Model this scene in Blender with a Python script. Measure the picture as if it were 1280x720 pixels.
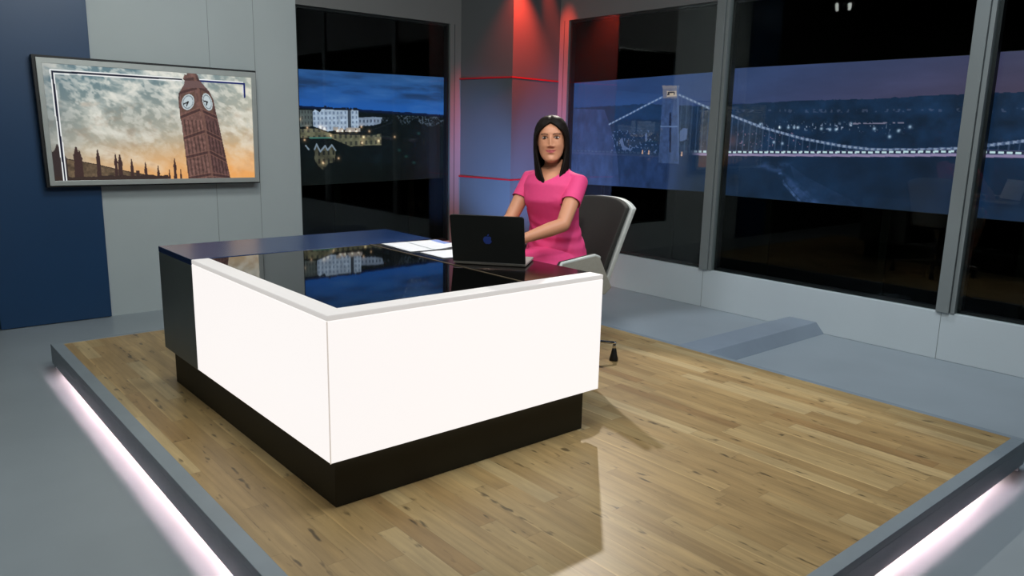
import bpy, bmesh, math, random
import numpy as np
from mathutils import Vector, Matrix

for _o in list(bpy.data.objects):
    bpy.data.objects.remove(_o, do_unlink=True)
SC = bpy.context.scene
COL = SC.collection
rad = math.radians

# ------------------------------------------------------------------ camera
cam_d = bpy.data.cameras.new('camera')
cam_d.sensor_width = 36.0
cam_d.lens = 966.95 / 1280 * 36.0
cam_d.clip_start = 0.05
cam = bpy.data.objects.new('camera', cam_d)
COL.objects.link(cam)
FW = Vector((0.636091, 0.745138, -0.200391))
RT = Vector((0.763246, -0.645747, 0.021574))
UP = Vector((0.113326, 0.166671, 0.979478))
M = Matrix((RT, UP, -FW)).transposed().to_4x4()
M.translation = Vector((0, 0, 1.38))
cam.matrix_world = M
SC.camera = cam
SC.view_settings.view_transform = 'Standard'
SC.view_settings.look = 'None'
SC.view_settings.exposure = 0.0
SC.view_settings.gamma = 1.0
SC.view_settings.use_curve_mapping = False

# ------------------------------------------------------------------ world + lights
W = bpy.data.worlds.new('studio_dark')
SC.world = W
W.use_nodes = True
W.node_tree.nodes['Background'].inputs[0].default_value = (0.45, 0.55, 0.62, 1)
W.node_tree.nodes['Background'].inputs[1].default_value = 0.02


def area(name, loc, target, power, size, color=(1, 1, 1), size_y=None, spread=180):
    d = bpy.data.lights.new(name, 'AREA')
    d.energy = power
    d.color = color
    d.shape = 'RECTANGLE' if size_y else 'SQUARE'
    d.size = size
    if size_y:
        d.size_y = size_y
    d.spread = rad(spread)
    o = bpy.data.objects.new(name, d)
    COL.objects.link(o)
    o.location = loc
    o.rotation_euler = (Vector(target) - Vector(loc)).to_track_quat('-Z', 'Y').to_euler()
    return o


def spot(name, loc, target, power, angle, color=(1, 1, 1), blend=0.3, radius=0.05):
    d = bpy.data.lights.new(name, 'SPOT')
    d.energy = power
    d.color = color
    d.spot_size = rad(angle)
    d.spot_blend = blend
    d.shadow_soft_size = radius
    o = bpy.data.objects.new(name, d)
    COL.objects.link(o)
    o.location = loc
    o.rotation_euler = (Vector(target) - Vector(loc)).to_track_quat('-Z', 'Y').to_euler()
    return o


# soft overhead studio panels
area('overhead_panel_light', (1.6, 2.2, 3.3), (2.6, 3.9, 0.4), 60, 1.6, (0.97, 1.0, 0.97))
area('set_wall_light', (1.7, 4.3, 3.42), (1.9, 6.7, 0.7), 66, 1.0, (0.95, 1.0, 0.99))
area('window_side_light', (3.6, 1.6, 3.3), (5.2, 2.6, -0.16), 74, 1.2, (0.80, 0.90, 1.0))
area('floor_fill_light', (-0.4, 2.6, 3.2), (0.2, 3.2, -0.16), 22, 1.4, (0.94, 1.0, 0.98))
# hard lamps of the grid
spot('back_lamp', (5.0, 4.8, 3.02), (2.3, 2.1, 0.4), 290, 46, (1.0, 0.92, 0.82), 0.25, 0.03)
spot('key_lamp', (1.0, 0.9, 3.1), (2.95, 3.15, 1.2), 190, 22, (1.0, 0.97, 0.92), 0.5, 0.10)
spot('ramp_lamp', (4.7, 4.0, 3.3), (5.0, 2.7, -0.16), 150, 52, (0.80, 0.88, 1.0), 0.4, 0.04)
# coloured lamps on the corner pillar
spot('red_lamp', (5.045, 5.70, 3.02), (5.16, 5.98, 2.15), 360, 62, (1.0, 0.06, 0.03), 1.0, 0.03)
spot('red_lamp_jamb', (5.42, 5.97, 3.3), (5.79, 6.01, 2.0), 300, 28, (1.0, 0.06, 0.03), 0.9, 0.03)
spot('blue_lamp', (3.7, 5.3, 0.12), (4.98, 6.15, 0.9), 300, 46, (0.20, 0.40, 1.0), 0.9, 0.05)
spot('blue_lamp_window', (5.0, 4.6, 0.0), (5.5, 6.0, 0.9), 230, 46, (0.26, 0.40, 1.0), 0.9, 0.05)


# ------------------------------------------------------------------ materials
def srgb(c):
    c = np.asarray(c, float) / 255.0
    return np.where(c <= 0.04045, c / 12.92, ((c + 0.055) / 1.055) ** 2.4)


def S(r, g, b):
    v = srgb((r, g, b))
    return (float(v[0]), float(v[1]), float(v[2]), 1.0)


def mat(name, col, rough=0.5, metal=0.0, spec=0.5, var=0.06, scale=12.0, bump=0.0, bscale=60.0, coat=0.0, stretch=None):
    m = bpy.data.materials.new(name)
    m.use_nodes = True
    nt = m.node_tree
    b = nt.nodes['Principled BSDF']
    b.inputs['Roughness'].default_value = rough
    b.inputs['Metallic'].default_value = metal
    b.inputs['Specular IOR Level'].default_value = spec
    b.inputs['Coat Weight'].default_value = coat
    tc = nt.nodes.new('ShaderNodeTexCoord')
    mp = nt.nodes.new('ShaderNodeMapping')
    if stretch:
        mp.inputs['Scale'].default_value = stretch
    nt.links.new(tc.outputs['Object'], mp.inputs['Vector'])
    n = nt.nodes.new('ShaderNodeTexNoise')
    n.inputs['Scale'].default_value = scale
    n.inputs['Detail'].default_value = 3
    nt.links.new(mp.outputs[0], n.inputs['Vector'])
    r = nt.nodes.new('ShaderNodeValToRGB')
    c = np.array(col[:3])
    r.color_ramp.elements[0].position = 0.3
    r.color_ramp.elements[1].position = 0.7
    r.color_ramp.elements[0].color = (*(c * (1 - var)), 1)
    r.color_ramp.elements[1].color = (*np.minimum(c * (1 + var), 1), 1)
    nt.links.new(n.outputs['Fac'], r.inputs[0])
    nt.links.new(r.outputs[0], b.inputs['Base Color'])
    if bump:
        n2 = nt.nodes.new('ShaderNodeTexNoise')
        n2.inputs['Scale'].default_value = bscale
        n2.inputs['Detail'].default_value = 4
        nt.links.new(mp.outputs[0], n2.inputs['Vector'])
        bp = nt.nodes.new('ShaderNodeBump')
        bp.inputs['Strength'].default_value = bump
        bp.inputs['Distance'].default_value = 0.01
        nt.links.new(n2.outputs['Fac'], bp.inputs['Height'])
        nt.links.new(bp.outputs[0], b.inputs['Normal'])
    return m


def emis(name, col, strength, base=0.7):
    m = bpy.data.materials.new(name)
    m.use_nodes = True
    nt = m.node_tree
    b = nt.nodes['Principled BSDF']
    b.inputs['Base Color'].default_value = (base, base, base, 1)
    b.inputs['Roughness'].default_value = 0.45
    b.inputs['Emission Color'].default_value = col
    b.inputs['Emission Strength'].default_value = strength
    return m


def picture_mat(name, strength, rough=0.25, black=0.01):
    m = bpy.data.materials.new(name)
    m.use_nodes = True
    nt = m.node_tree
    b = nt.nodes['Principled BSDF']
    b.inputs['Base Color'].default_value = (black, black, black, 1)
    b.inputs['Roughness'].default_value = rough
    a = nt.nodes.new('ShaderNodeAttribute')
    a.attribute_name = 'picture'
    nt.links.new(a.outputs['Color'], b.inputs['Emission Color'])
    b.inputs['Emission Strength'].default_value = strength
    return m


def attr_mat(name, rough=0.5, spec=0.4, sss=0.0, bump=0.0):
    m = bpy.data.materials.new(name)
    m.use_nodes = True
    nt = m.node_tree
    b = nt.nodes['Principled BSDF']
    b.inputs['Roughness'].default_value = rough
    b.inputs['Specular IOR Level'].default_value = spec
    a = nt.nodes.new('ShaderNodeAttribute')
    a.attribute_name = 'tint'
    nt.links.new(a.outputs['Color'], b.inputs['Base Color'])
    return m


def glass_mat(name, f0):
    m = bpy.data.materials.new(name)
    m.use_nodes = True
    nt = m.node_tree
    nt.nodes.clear()
    out = nt.nodes.new('ShaderNodeOutputMaterial')
    mix = nt.nodes.new('ShaderNodeMixShader')
    tr = nt.nodes.new('ShaderNodeBsdfTransparent')
    tr.inputs[0].default_value = (0.90, 0.93, 0.92, 1)
    gl = nt.nodes.new('ShaderNodeBsdfGlossy')
    gl.inputs['Roughness'].default_value = 0.0
    gl.inputs['Color'].default_value = (1, 1, 1, 1)
    # Schlick reflectance of one glass face
    geo = nt.nodes.new('ShaderNodeNewGeometry')
    dot = nt.nodes.new('ShaderNodeVectorMath'); dot.operation = 'DOT_PRODUCT'
    nt.links.new(geo.outputs['Normal'], dot.inputs[0])
    nt.links.new(geo.outputs['Incoming'], dot.inputs[1])
    ab = nt.nodes.new('ShaderNodeMath'); ab.operation = 'ABSOLUTE'
    nt.links.new(dot.outputs['Value'], ab.inputs[0])
    om = nt.nodes.new('ShaderNodeMath'); om.operation = 'SUBTRACT'; om.inputs[0].default_value = 1.0
    nt.links.new(ab.outputs[0], om.inputs[1])
    p5 = nt.nodes.new('ShaderNodeMath'); p5.operation = 'POWER'; p5.inputs[1].default_value = 5.0
    nt.links.new(om.outputs[0], p5.inputs[0])
    ma = nt.nodes.new('ShaderNodeMath'); ma.operation = 'MULTIPLY_ADD'
    ma.inputs[1].default_value = 0.6
    ma.inputs[2].default_value = f0
    nt.links.new(p5.outputs[0], ma.inputs[0])
    nt.links.new(ma.outputs[0], mix.inputs[0])
    nt.links.new(tr.outputs[0], mix.inputs[1])
    nt.links.new(gl.outputs[0], mix.inputs[2])
    nt.links.new(mix.outputs[0], out.inputs[0])
    return m


def oak_mat():
    m = bpy.data.materials.new('oak_strip_floor')
    m.use_nodes = True
    nt = m.node_tree
    N, Lk = nt.nodes, nt.links
    b = N['Principled BSDF']
    tc = N.new('ShaderNodeTexCoord')
    sp = N.new('ShaderNodeSeparateXYZ')
    Lk.new(tc.outputs['Object'], sp.inputs[0])

    def mth(op, a, b_=None, c=None):
        n = N.new('ShaderNodeMath'); n.operation = op
        for i, v in enumerate((a, b_, c)):
            if v is None:
                continue
            if isinstance(v, (int, float)):
                n.inputs[i].default_value = v
            else:
                Lk.new(v, n.inputs[i])
        return n.outputs[0]
    X, Y = sp.outputs['X'], sp.outputs['Y']
    xs = mth('DIVIDE', X, 0.0765)
    strip = mth('FLOOR', xs)
    wn1 = N.new('ShaderNodeTexWhiteNoise'); wn1.noise_dimensions = '1D'
    Lk.new(strip, wn1.inputs['W'])
    u = mth('ADD', mth('DIVIDE', Y, 0.78), mth('MULTIPLY', wn1.outputs['Value'], 7.0))
    pid = mth('FLOOR', u)
    cb = N.new('ShaderNodeCombineXYZ')
    Lk.new(strip, cb.inputs[0]); Lk.new(pid, cb.inputs[1])
    wn = N.new('ShaderNodeTexWhiteNoise'); wn.noise_dimensions = '2D'
    Lk.new(cb.outputs[0], wn.inputs['Vector'])
    rv = wn.outputs['Value']
    ramp = N.new('ShaderNodeValToRGB')
    els = ramp.color_ramp.elements
    tones = [(0.0, (150, 119, 77)), (0.14, (160, 132, 87)), (0.5, (168, 140, 94)), (0.85, (174, 148, 102)), (1.0, (186, 163, 119))]
    els[0].position, els[0].color = tones[0][0], S(*tones[0][1])
    els[1].position, els[1].color = tones[-1][0], S(*tones[-1][1])
    for p, c in tones[1:-1]:
        e = els.new(p); e.color = S(*c)
    Lk.new(rv, ramp.inputs[0])
    # grain
    cg = N.new('ShaderNodeCombineXYZ')
    Lk.new(mth('MULTIPLY', X, 55.0), cg.inputs[0])
    Lk.new(mth('MULTIPLY', Y, 3.0), cg.inputs[1])
    Lk.new(mth('MULTIPLY', rv, 60.0), cg.inputs[2])
    ng = N.new('ShaderNodeTexNoise'); ng.inputs['Scale'].default_value = 1.0; ng.inputs['Detail'].default_value = 4
    Lk.new(cg.outputs[0], ng.inputs['Vector'])
    gmul = N.new('ShaderNodeMapRange')
    gmul.inputs[1].default_value = 0.25; gmul.inputs[2].default_value = 0.75
    gmul.inputs[3].default_value = 0.80; gmul.inputs[4].default_value = 1.13
    Lk.new(ng.outputs['Fac'], gmul.inputs[0])
    # knots and dark streaks
    ck = N.new('ShaderNodeCombineXYZ')
    Lk.new(mth('MULTIPLY', X, 30.0), ck.inputs[0])
    Lk.new(mth('MULTIPLY', Y, 8.0), ck.inputs[1])
    Lk.new(mth('MULTIPLY', rv, 33.0), ck.inputs[2])
    nk = N.new('ShaderNodeTexNoise'); nk.inputs['Scale'].default_value = 1.0; nk.inputs['Detail'].default_value = 2
    Lk.new(ck.outputs[0], nk.inputs['Vector'])
    kmul = N.new('ShaderNodeMapRange')
    kmul.inputs[1].default_value = 0.64; kmul.inputs[2].default_value = 0.74
    kmul.inputs[3].default_value = 1.0; kmul.inputs[4].default_value = 0.30
    Lk.new(nk.outputs['Fac'], kmul.inputs[0])
    # broad soft figure running along each strip
    cs = N.new('ShaderNodeCombineXYZ')
    Lk.new(mth('MULTIPLY', X, 13.0), cs.inputs[0])
    Lk.new(mth('MULTIPLY', Y, 2.4), cs.inputs[1])
    Lk.new(mth('MULTIPLY', rv, 21.0), cs.inputs[2])
    ns = N.new('ShaderNodeTexNoise'); ns.inputs['Scale'].default_value = 1.0; ns.inputs['Detail'].default_value = 5; ns.inputs['Distortion'].default_value = 0.6
    Lk.new(cs.outputs[0], ns.inputs['Vector'])
    smul = N.new('ShaderNodeMapRange')
    smul.inputs[1].default_value = 0.34; smul.inputs[2].default_value = 0.66
    smul.inputs[3].default_value = 1.07; smul.inputs[4].default_value = 0.83
    Lk.new(ns.outputs['Fac'], smul.inputs[0])
    # bevel highlight painted into the colour along one edge of some strips
    glint = N.new('ShaderNodeMapRange'); glint.inputs[1].default_value = 0.72; glint.inputs[2].default_value = 0.76
    glint.inputs[3].default_value = 0.0; glint.inputs[4].default_value = 0.34
    Lk.new(wn.outputs['Color'], glint.inputs[0])
    sed = N.new('ShaderNodeMapRange'); sed.inputs[1].default_value = 0.06; sed.inputs[2].default_value = 0.14
    sed.inputs[3].default_value = 1.0; sed.inputs[4].default_value = 0.0
    Lk.new(mth('FRACT', xs), sed.inputs[0])
    glintm = mth('ADD', 1.0, mth('MULTIPLY', glint.outputs[0], sed.outputs[0]))
    # seams
    fx = mth('FRACT', xs)
    ex = mth('MINIMUM', fx, mth('SUBTRACT', 1.0, fx))
    sx = N.new('ShaderNodeMapRange'); sx.inputs[1].default_value = 0.008; sx.inputs[2].default_value = 0.03
    sx.inputs[3].default_value = 0.84; sx.inputs[4].default_value = 1.0
    Lk.new(ex, sx.inputs[0])
    fy = mth('FRACT', u)
    ey = mth('MINIMUM', fy, mth('SUBTRACT', 1.0, fy))
    sy = N.new('ShaderNodeMapRange'); sy.inputs[1].default_value = 0.001; sy.inputs[2].default_value = 0.004
    sy.inputs[3].default_value = 0.84; sy.inputs[4].default_value = 1.0
    Lk.new(ey, sy.inputs[0])
    tot = mth('MULTIPLY', mth('MULTIPLY', mth('MULTIPLY', smul.outputs[0], glintm), mth('MULTIPLY', gmul.outputs[0], kmul.outputs[0])), mth('MULTIPLY', sx.outputs[0], sy.outputs[0]))
    vm = N.new('ShaderNodeVectorMath'); vm.operation = 'SCALE'
    Lk.new(ramp.outputs[0], vm.inputs[0]); Lk.new(tot, vm.inputs['Scale'])
    Lk.new(vm.outputs[0], b.inputs['Base Color'])
    b.inputs['Roughness'].default_value = 0.38
    b.inputs['Specular IOR Level'].default_value = 0.35
    bp = N.new('ShaderNodeBump'); bp.inputs['Strength'].default_value = 0.08; bp.inputs['Distance'].default_value = 0.002
    Lk.new(tot, bp.inputs['Height']); Lk.new(bp.outputs[0], b.inputs['Normal'])
    return m


M_floor = mat('grey_painted_floor', S(146, 155, 160), 0.36, var=0.05, scale=2.2, bump=0.02, bscale=9)
M_wall = mat('grey_set_wall', S(176, 184, 184), 0.7, var=0.015, scale=3)
M_kick = mat('white_kicker', S(196, 203, 204), 0.55, var=0.015, scale=3)
M_bulk = mat('grey_bulkhead', S(112, 112, 110), 0.7, var=0.02, scale=3)
M_blue = mat('navy_panel', S(20, 58, 94), 0.42, var=0.03, scale=4)
M_dark = mat('black_drape', S(14, 15, 13), 0.95, var=0.2, scale=6)
M_void = mat('black_backing', S(5, 6, 4), 0.95, spec=0.0, var=0.2, scale=4)
M_pillar = mat('pillar_paint', S(86, 88, 89), 0.6, var=0.02, scale=4)
M_redline = mat('red_strip_paint', S(170, 12, 22), 0.5, var=0.03)
M_frame = mat('grey_window_frame', S(122, 127, 125), 0.5, var=0.02, scale=6)
M_groove = mat('dark_groove', S(62, 66, 68), 0.7, var=0.05)
M_glass = glass_mat('window_glass', 0.014)
M_glass_left = glass_mat('clear_corner_glass', 0.018)
M_glass_corner = glass_mat('tinted_corner_glass', 0.044)
M_oak = oak_mat()
M_trim = mat('grey_platform_edging', S(128, 138, 144), 0.45, var=0.04, scale=7)
M_led = emis('platform_led', (1.0, 0.72, 0.77, 1), 88.0)
M_black = mat('black_laminate', S(92, 99, 96), 0.4, var=0.05, scale=5)
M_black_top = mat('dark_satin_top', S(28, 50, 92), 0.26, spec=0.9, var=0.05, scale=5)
M_black_rear = mat('black_lacquer_top', S(20, 17, 16), 0.13, spec=0.7, var=0.05, scale=5)
M_gloss = mat('black_glass_top', S(8, 8, 8), 0.03, spec=0.8, var=0.05, scale=5)
M_plinth = mat('dark_plinth', S(30, 29, 18), 0.6, var=0.08, scale=6)
M_light = emis('lightbox_acrylic', (1.0, 0.95, 0.925, 1), 0.95, 0.2)
M_rim = emis('white_acrylic_rim', (1.0, 0.95, 0.91, 1), 0.56, 0.28)  # rim is no lamp: emission stands in for panel light passing through it
M_joint = emis('panel_joint', (1.0, 0.88, 0.78, 1), 0.5)  # added glow in place of light spilling from the panels beside the joint
M_brass = mat('brass_seam', S(120, 104, 84), 0.4, metal=0.4, var=0.05)
M_silver = mat('brushed_silver_bezel', S(176, 180, 176), 0.4, metal=0.35, var=0.03, scale=20)
M_tvblack = mat('black_tv_case', S(14, 15, 16), 0.5, var=0.05)
M_paper = mat('white_paper', S(232, 232, 236), 0.7, var=0.01)
M_paper_ink = mat('blue_print', S(128, 150, 214), 0.7, var=0.05)
M_lap = mat('black_laptop_shell', S(20, 23, 20), 0.42, var=0.05)
M_alu = mat('grey_aluminium', S(198, 190, 178), 0.4, metal=0.2, var=0.03)
M_key = mat('black_keys', S(18, 18, 20), 0.5, var=0.05)
M_logo = mat('blue_mirror_logo', S(44, 74, 168), 0.3, spec=0.6, var=0.03)
M_uph = mat('charcoal_upholstery', S(35, 35, 31), 0.85, var=0.08, scale=60, bump=0.15, bscale=400)
M_shell = mat('pale_grey_shell', S(180, 184, 180), 0.4, var=0.02)
M_wing = mat('warm_grey_felt', S(148, 146, 136), 0.8, var=0.04, scale=80)
M_chrome = mat('polished_chrome', S(200, 202, 205), 0.12, metal=1.0, var=0.01)
M_rubber = mat('black_rubber', S(14, 14, 14), 0.6, var=0.05)
M_dress = mat('pink_crepe', S(213, 59, 117), 0.75, var=0.04, scale=16, bump=0.12, bscale=34)
M_hair = mat('black_brown_hair', S(24, 19, 16), 0.55, spec=0.10, var=0.35, scale=1.0, bump=0.06, bscale=1.0, stretch=(110, 110, 3))
M_shoe = mat('black_shoe', S(16, 14, 14), 0.35, var=0.05)
M_skin = attr_mat('skin', 0.5, 0.35)
M_eye = attr_mat('eye', 0.12, 0.6)
M_lampbody = mat('black_lamp_housing', S(18, 18, 18), 0.6, var=0.05)
M_lamptube = emis('lamp_tube', (0.95, 1.0, 0.95, 1), 14.0)
M_ramp = mat('grey_ramp_paint', S(132, 143, 154), 0.42, var=0.04, scale=6)


# ------------------------------------------------------------------ helpers
def obj(name, bm, m, parent=None, smooth=False, bevel=0.0, seg=2):
    me = bpy.data.meshes.new(name)
    bmesh.ops.recalc_face_normals(bm, faces=bm.faces)
    bm.to_mesh(me)
    bm.free()
    return mobj(name, me, m, parent, smooth, bevel, seg)


def mobj(name, me, m, parent=None, smooth=False, bevel=0.0, seg=2):
    for x in (m if isinstance(m, (list, tuple)) else [m]):
        me.materials.append(x)
    if smooth:
        me.polygons.foreach_set('use_smooth', [True] * len(me.polygons))
    o = bpy.data.objects.new(name, me)
    COL.objects.link(o)
    if parent:
        o.parent = parent
    if bevel:
        b = o.modifiers.new('bevel', 'BEVEL')
        b.width = bevel
        b.segments = seg
        b.limit_method = 'ANGLE'
    return o


def thing(name, label, cat, loc=(0, 0, 0), rz=0.0, group=None):
    o = bpy.data.objects.new(name, None)
    COL.objects.link(o)
    o.location = loc
    o.rotation_euler = (0, 0, rz)
    o.empty_display_size = 0.1
    o['label'] = label
    o['category'] = cat
    if group:
        o['group'] = group
    return o


def tag(o, label, cat, group=None):
    o['label'] = label
    o['category'] = cat
    if group:
        o['group'] = group
    return o


def structure(o, label=None, cat=None):
    o['kind'] = 'structure'
    if label:
        o['label'] = label
        o['category'] = cat
    return o


def box(bm, lo, hi, mi=0):
    x0, y0, z0 = lo
    x1, y1, z1 = hi
    v = [bm.verts.new(p) for p in ((x0, y0, z0), (x1, y0, z0), (x1, y1, z0), (x0, y1, z0), (x0, y0, z1), (x1, y0, z1), (x1, y1, z1), (x0, y1, z1))]
    for f in ((3, 2, 1, 0), (4, 5, 6, 7), (0, 1, 5, 4), (1, 2, 6, 5), (2, 3, 7, 6), (3, 0, 4, 7)):
        bm.faces.new([v[i] for i in f]).material_index = mi
    return bm


def boxes(*bs):
    bm = bmesh.new()
    for lo, hi in bs:
        box(bm, lo, hi)
    return bm


def prism(pts, z0, z1):
    """vertical prism from xy outline"""
    bm = bmesh.new()
    a = [bm.verts.new((x, y, z0)) for x, y in pts]
    b = [bm.verts.new((x, y, z1)) for x, y in pts]
    n = len(pts)
    bm.faces.new(a[::-1])
    bm.faces.new(b)
    for i in range(n):
        bm.faces.new((a[i], a[(i + 1) % n], b[(i + 1) % n], b[i]))
    return bm


def tube(bm, pts, radii, n=14, side=(0, 1, 0), cap=True):
    """lofted tube: radii items r or (r_side, r_other); rounded caps"""
    pts = [Vector(p) for p in pts]
    rr = [(r, r) if isinstance(r, (int, float)) else r for r in radii]
    side = Vector(side)
    T = []
    for i in range(len(pts)):
        a = pts[max(i - 1, 0)]
        b = pts[min(i + 1, len(pts) - 1)]
        T.append((b - a).normalized())
    P, R_, D = list(pts), list(rr), list(T)
    if cap:
        for ang in (35, 65):
            k, s = math.cos(rad(ang)), math.sin(rad(ang))
            m0 = min(rr[0])
            m1 = min(rr[-1])
            P.insert(0, pts[0] - T[0] * m0 * s); R_.insert(0, (rr[0][0] * k, rr[0][1] * k)); D.insert(0, T[0])
            P.append(pts[-1] + T[-1] * m1 * s); R_.append((rr[-1][0] * k, rr[-1][1] * k)); D.append(T[-1])
    rings = []
    for p, r, t in zip(P, R_, D):
        u = side - t * side.dot(t)
        if u.length < 1e-4:
            u = Vector((1, 0, 0)) - t * t.x
        u.normalize()
        w = t.cross(u).normalized()
        rings.append([bm.verts.new(p + u * r[0] * math.cos(2 * math.pi * k / n) + w * r[1] * math.sin(2 * math.pi * k / n)) for k in range(n)])
    for a, b in zip(rings[:-1], rings[1:]):
        for k in range(n):
            bm.faces.new((a[k], a[(k + 1) % n], b[(k + 1) % n], b[k]))
    bm.faces.new(rings[0][::-1])
    bm.faces.new(rings[-1])
    return bm


def ellipsoid(bm, c, r, nu=20, nv=12, rot=None):
    mtx = Matrix.Translation(Vector(c)) @ (rot.to_4x4() if rot else Matrix()) @ Matrix.Diagonal((*r, 1))
    bmesh.ops.create_uvsphere(bm, u_segments=nu, v_segments=nv, radius=1.0, matrix=mtx)
    return bm


def lathe(profile, n=24, bm=None, c=(0, 0, 0)):
    bm = bm or bmesh.new()
    rings = []
    for r, z in profile:
        rings.append([bm.verts.new((c[0] + r * math.cos(2 * math.pi * k / n), c[1] + r * math.sin(2 * math.pi * k / n), c[2] + z)) for k in range(n)])
    for a, b in zip(rings[:-1], rings[1:]):
        for k in range(n):
            bm.faces.new((a[k], a[(k + 1) % n], b[(k + 1) % n], b[k]))
    bm.faces.new(rings[0][::-1])
    bm.faces.new(rings[-1])
    return bm


def voxel(bm, size, smooth=2, factor=0.5):
    """one continuous skin over overlapping closed pieces"""
    me = bpy.data.meshes.new('skin_source')
    bmesh.ops.recalc_face_normals(bm, faces=bm.faces)
    bm.to_mesh(me)
    bm.free()
    o = bpy.data.objects.new('skin_source', me)
    COL.objects.link(o)
    r = o.modifiers.new('r', 'REMESH')
    r.mode = 'VOXEL'
    r.voxel_size = size
    r.adaptivity = 0
    if smooth:
        s = o.modifiers.new('s', 'SMOOTH')
        s.factor = factor
        s.iterations = smooth
    dg = bpy.context.evaluated_depsgraph_get()
    dg.update()
    out = bpy.data.meshes.new_from_object(o.evaluated_get(dg), depsgraph=dg)
    bpy.data.objects.remove(o, do_unlink=True)
    bpy.data.meshes.remove(me)
    return out


def mesh_cos(me):
    a = np.empty(len(me.vertices) * 3, np.float32)
    me.vertices.foreach_get('co', a)
    return a.reshape(-1, 3)


def set_attr(me, name, rgb):
    at = me.color_attributes.new(name, 'FLOAT_COLOR', 'POINT')
    c = np.ones((len(me.vertices), 4), np.float32)
    c[:, :3] = rgb
    at.data.foreach_set('color', c.ravel())


# value noise for pictures
_rng = np.random.RandomState(5)
_perm = _rng.rand(256, 256).astype(np.float32)


def vnoise(x, y):
    xi = np.floor(x).astype(int); yi = np.floor(y).astype(int)
    fx = x - xi; fy = y - yi
    fx = fx * fx * (3 - 2 * fx); fy = fy * fy * (3 - 2 * fy)
    g = lambda a, b: _perm[a & 255, b & 255]
    return (g(xi, yi) * (1 - fx) + g(xi + 1, yi) * fx) * (1 - fy) + (g(xi, yi + 1) * (1 - fx) + g(xi + 1, yi + 1) * fx) * fy


def fbm(x, y, o=4):
    v = 0; a = 0.5; t = 0
    for i in range(o):
        v = v + a * vnoise(x * 2 ** i + 17.3 * i, y * 2 ** i + 9.1 * i); t += a; a *= 0.55
    return v / t


def inpoly(x, y, P):
    c = np.zeros(x.shape, bool)
    n = len(P)
    for i in range(n):
        x0, y0 = P[i]; x1, y1 = P[(i + 1) % n]
        if y0 == y1:
            continue
        k = ((y0 > y) != (y1 > y)) & (x < (x1 - x0) * (y - y0) / (y1 - y0) + x0)
        c ^= k
    return c


def segdist(x, y, a, b):
    ax, ay = a; bx, by = b
    dx, dy = bx - ax, by - ay
    t = np.clip(((x - ax) * dx + (y - ay) * dy) / (dx * dx + dy * dy + 1e-12), 0, 1)
    return np.hypot(x - ax - t * dx, y - ay - t * dy)


def linedist(x, y, P):
    d = np.full(x.shape, 9.0)
    for a, b in zip(P[:-1], P[1:]):
        d = np.minimum(d, segdist(x, y, a, b))
    return d


def interp(x, P):
    P = sorted(P)
    return np.interp(x, [p[0] for p in P], [p[1] for p in P])


def mixc(c, m, col):
    m = np.clip(np.asarray(m, float), 0, 1)[..., None]
    return c * (1 - m) + np.asarray(col, float) * m


def picture(name, quad, nx, ny, paint, coords, m, parent):
    """flat screen picture: a fine grid whose vertices carry the colours"""
    q = [np.array(p, float) for p in quad]      # TL TR BR BL
    u = np.linspace(0, 1, nx)[None, :, None]
    v = np.linspace(0, 1, ny)[:, None, None]
    P = (q[0] * (1 - u) + q[1] * u) * (1 - v) + (q[3] * (1 - u) + q[2] * u) * v
    P = P.reshape(-1, 3)
    me = bpy.data.meshes.new(name)
    idx = np.arange(nx * ny).reshape(ny, nx)
    F = np.stack([idx[:-1, :-1], idx[1:, :-1], idx[1:, 1:], idx[:-1, 1:]], -1).reshape(-1, 4)
    me.vertices.add(len(P)); me.vertices.foreach_set('co', P.astype(np.float32).ravel())
    me.loops.add(F.size); me.loops.foreach_set('vertex_index', F.astype(np.int32).ravel())
    me.polygons.add(len(F)); me.polygons.foreach_set('loop_start', np.arange(0, F.size, 4, dtype=np.int32))
    me.update(calc_edges=True)
    a, b = coords
    rgb = paint(P[:, a], P[:, b])
    set_attr(me, 'picture', srgb(np.clip(rgb, 0, 255)))
    return mobj(name, me, m, parent)


# ------------------------------------------------------------------ the setting
XW, YW = 5.79, 6.69          # window wall on the right, set wall on the left
ZF, ZC = -0.16, 3.45         # studio floor, ceiling

structure(obj('floor', boxes(((-2.6, -2.6, ZF - 0.1), (XW + 1.2, YW + 1.2, ZF))), M_floor))
structure(obj('ceiling', boxes(((-2.6, -2.6, ZC), (XW + 1.2, YW + 1.2, ZC + 0.1))), M_dark))
structure(obj('wall_front', boxes(((-2.6, -2.7, ZF), (XW + 1.2, -2.6, ZC))), M_dark))
structure(obj('wall_west', boxes(((-2.7, -2.7, ZF), (-2.6, YW + 1.2, ZC))), M_dark))
structure(obj('wall_back', boxes(((-2.6, YW + 1.1, ZF), (XW + 1.2, YW + 1.2, ZC))), M_void))
structure(obj('wall_east', boxes(((XW + 1.1, -2.6, ZF), (XW + 1.2, YW + 1.1, ZC))), M_void))

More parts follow.
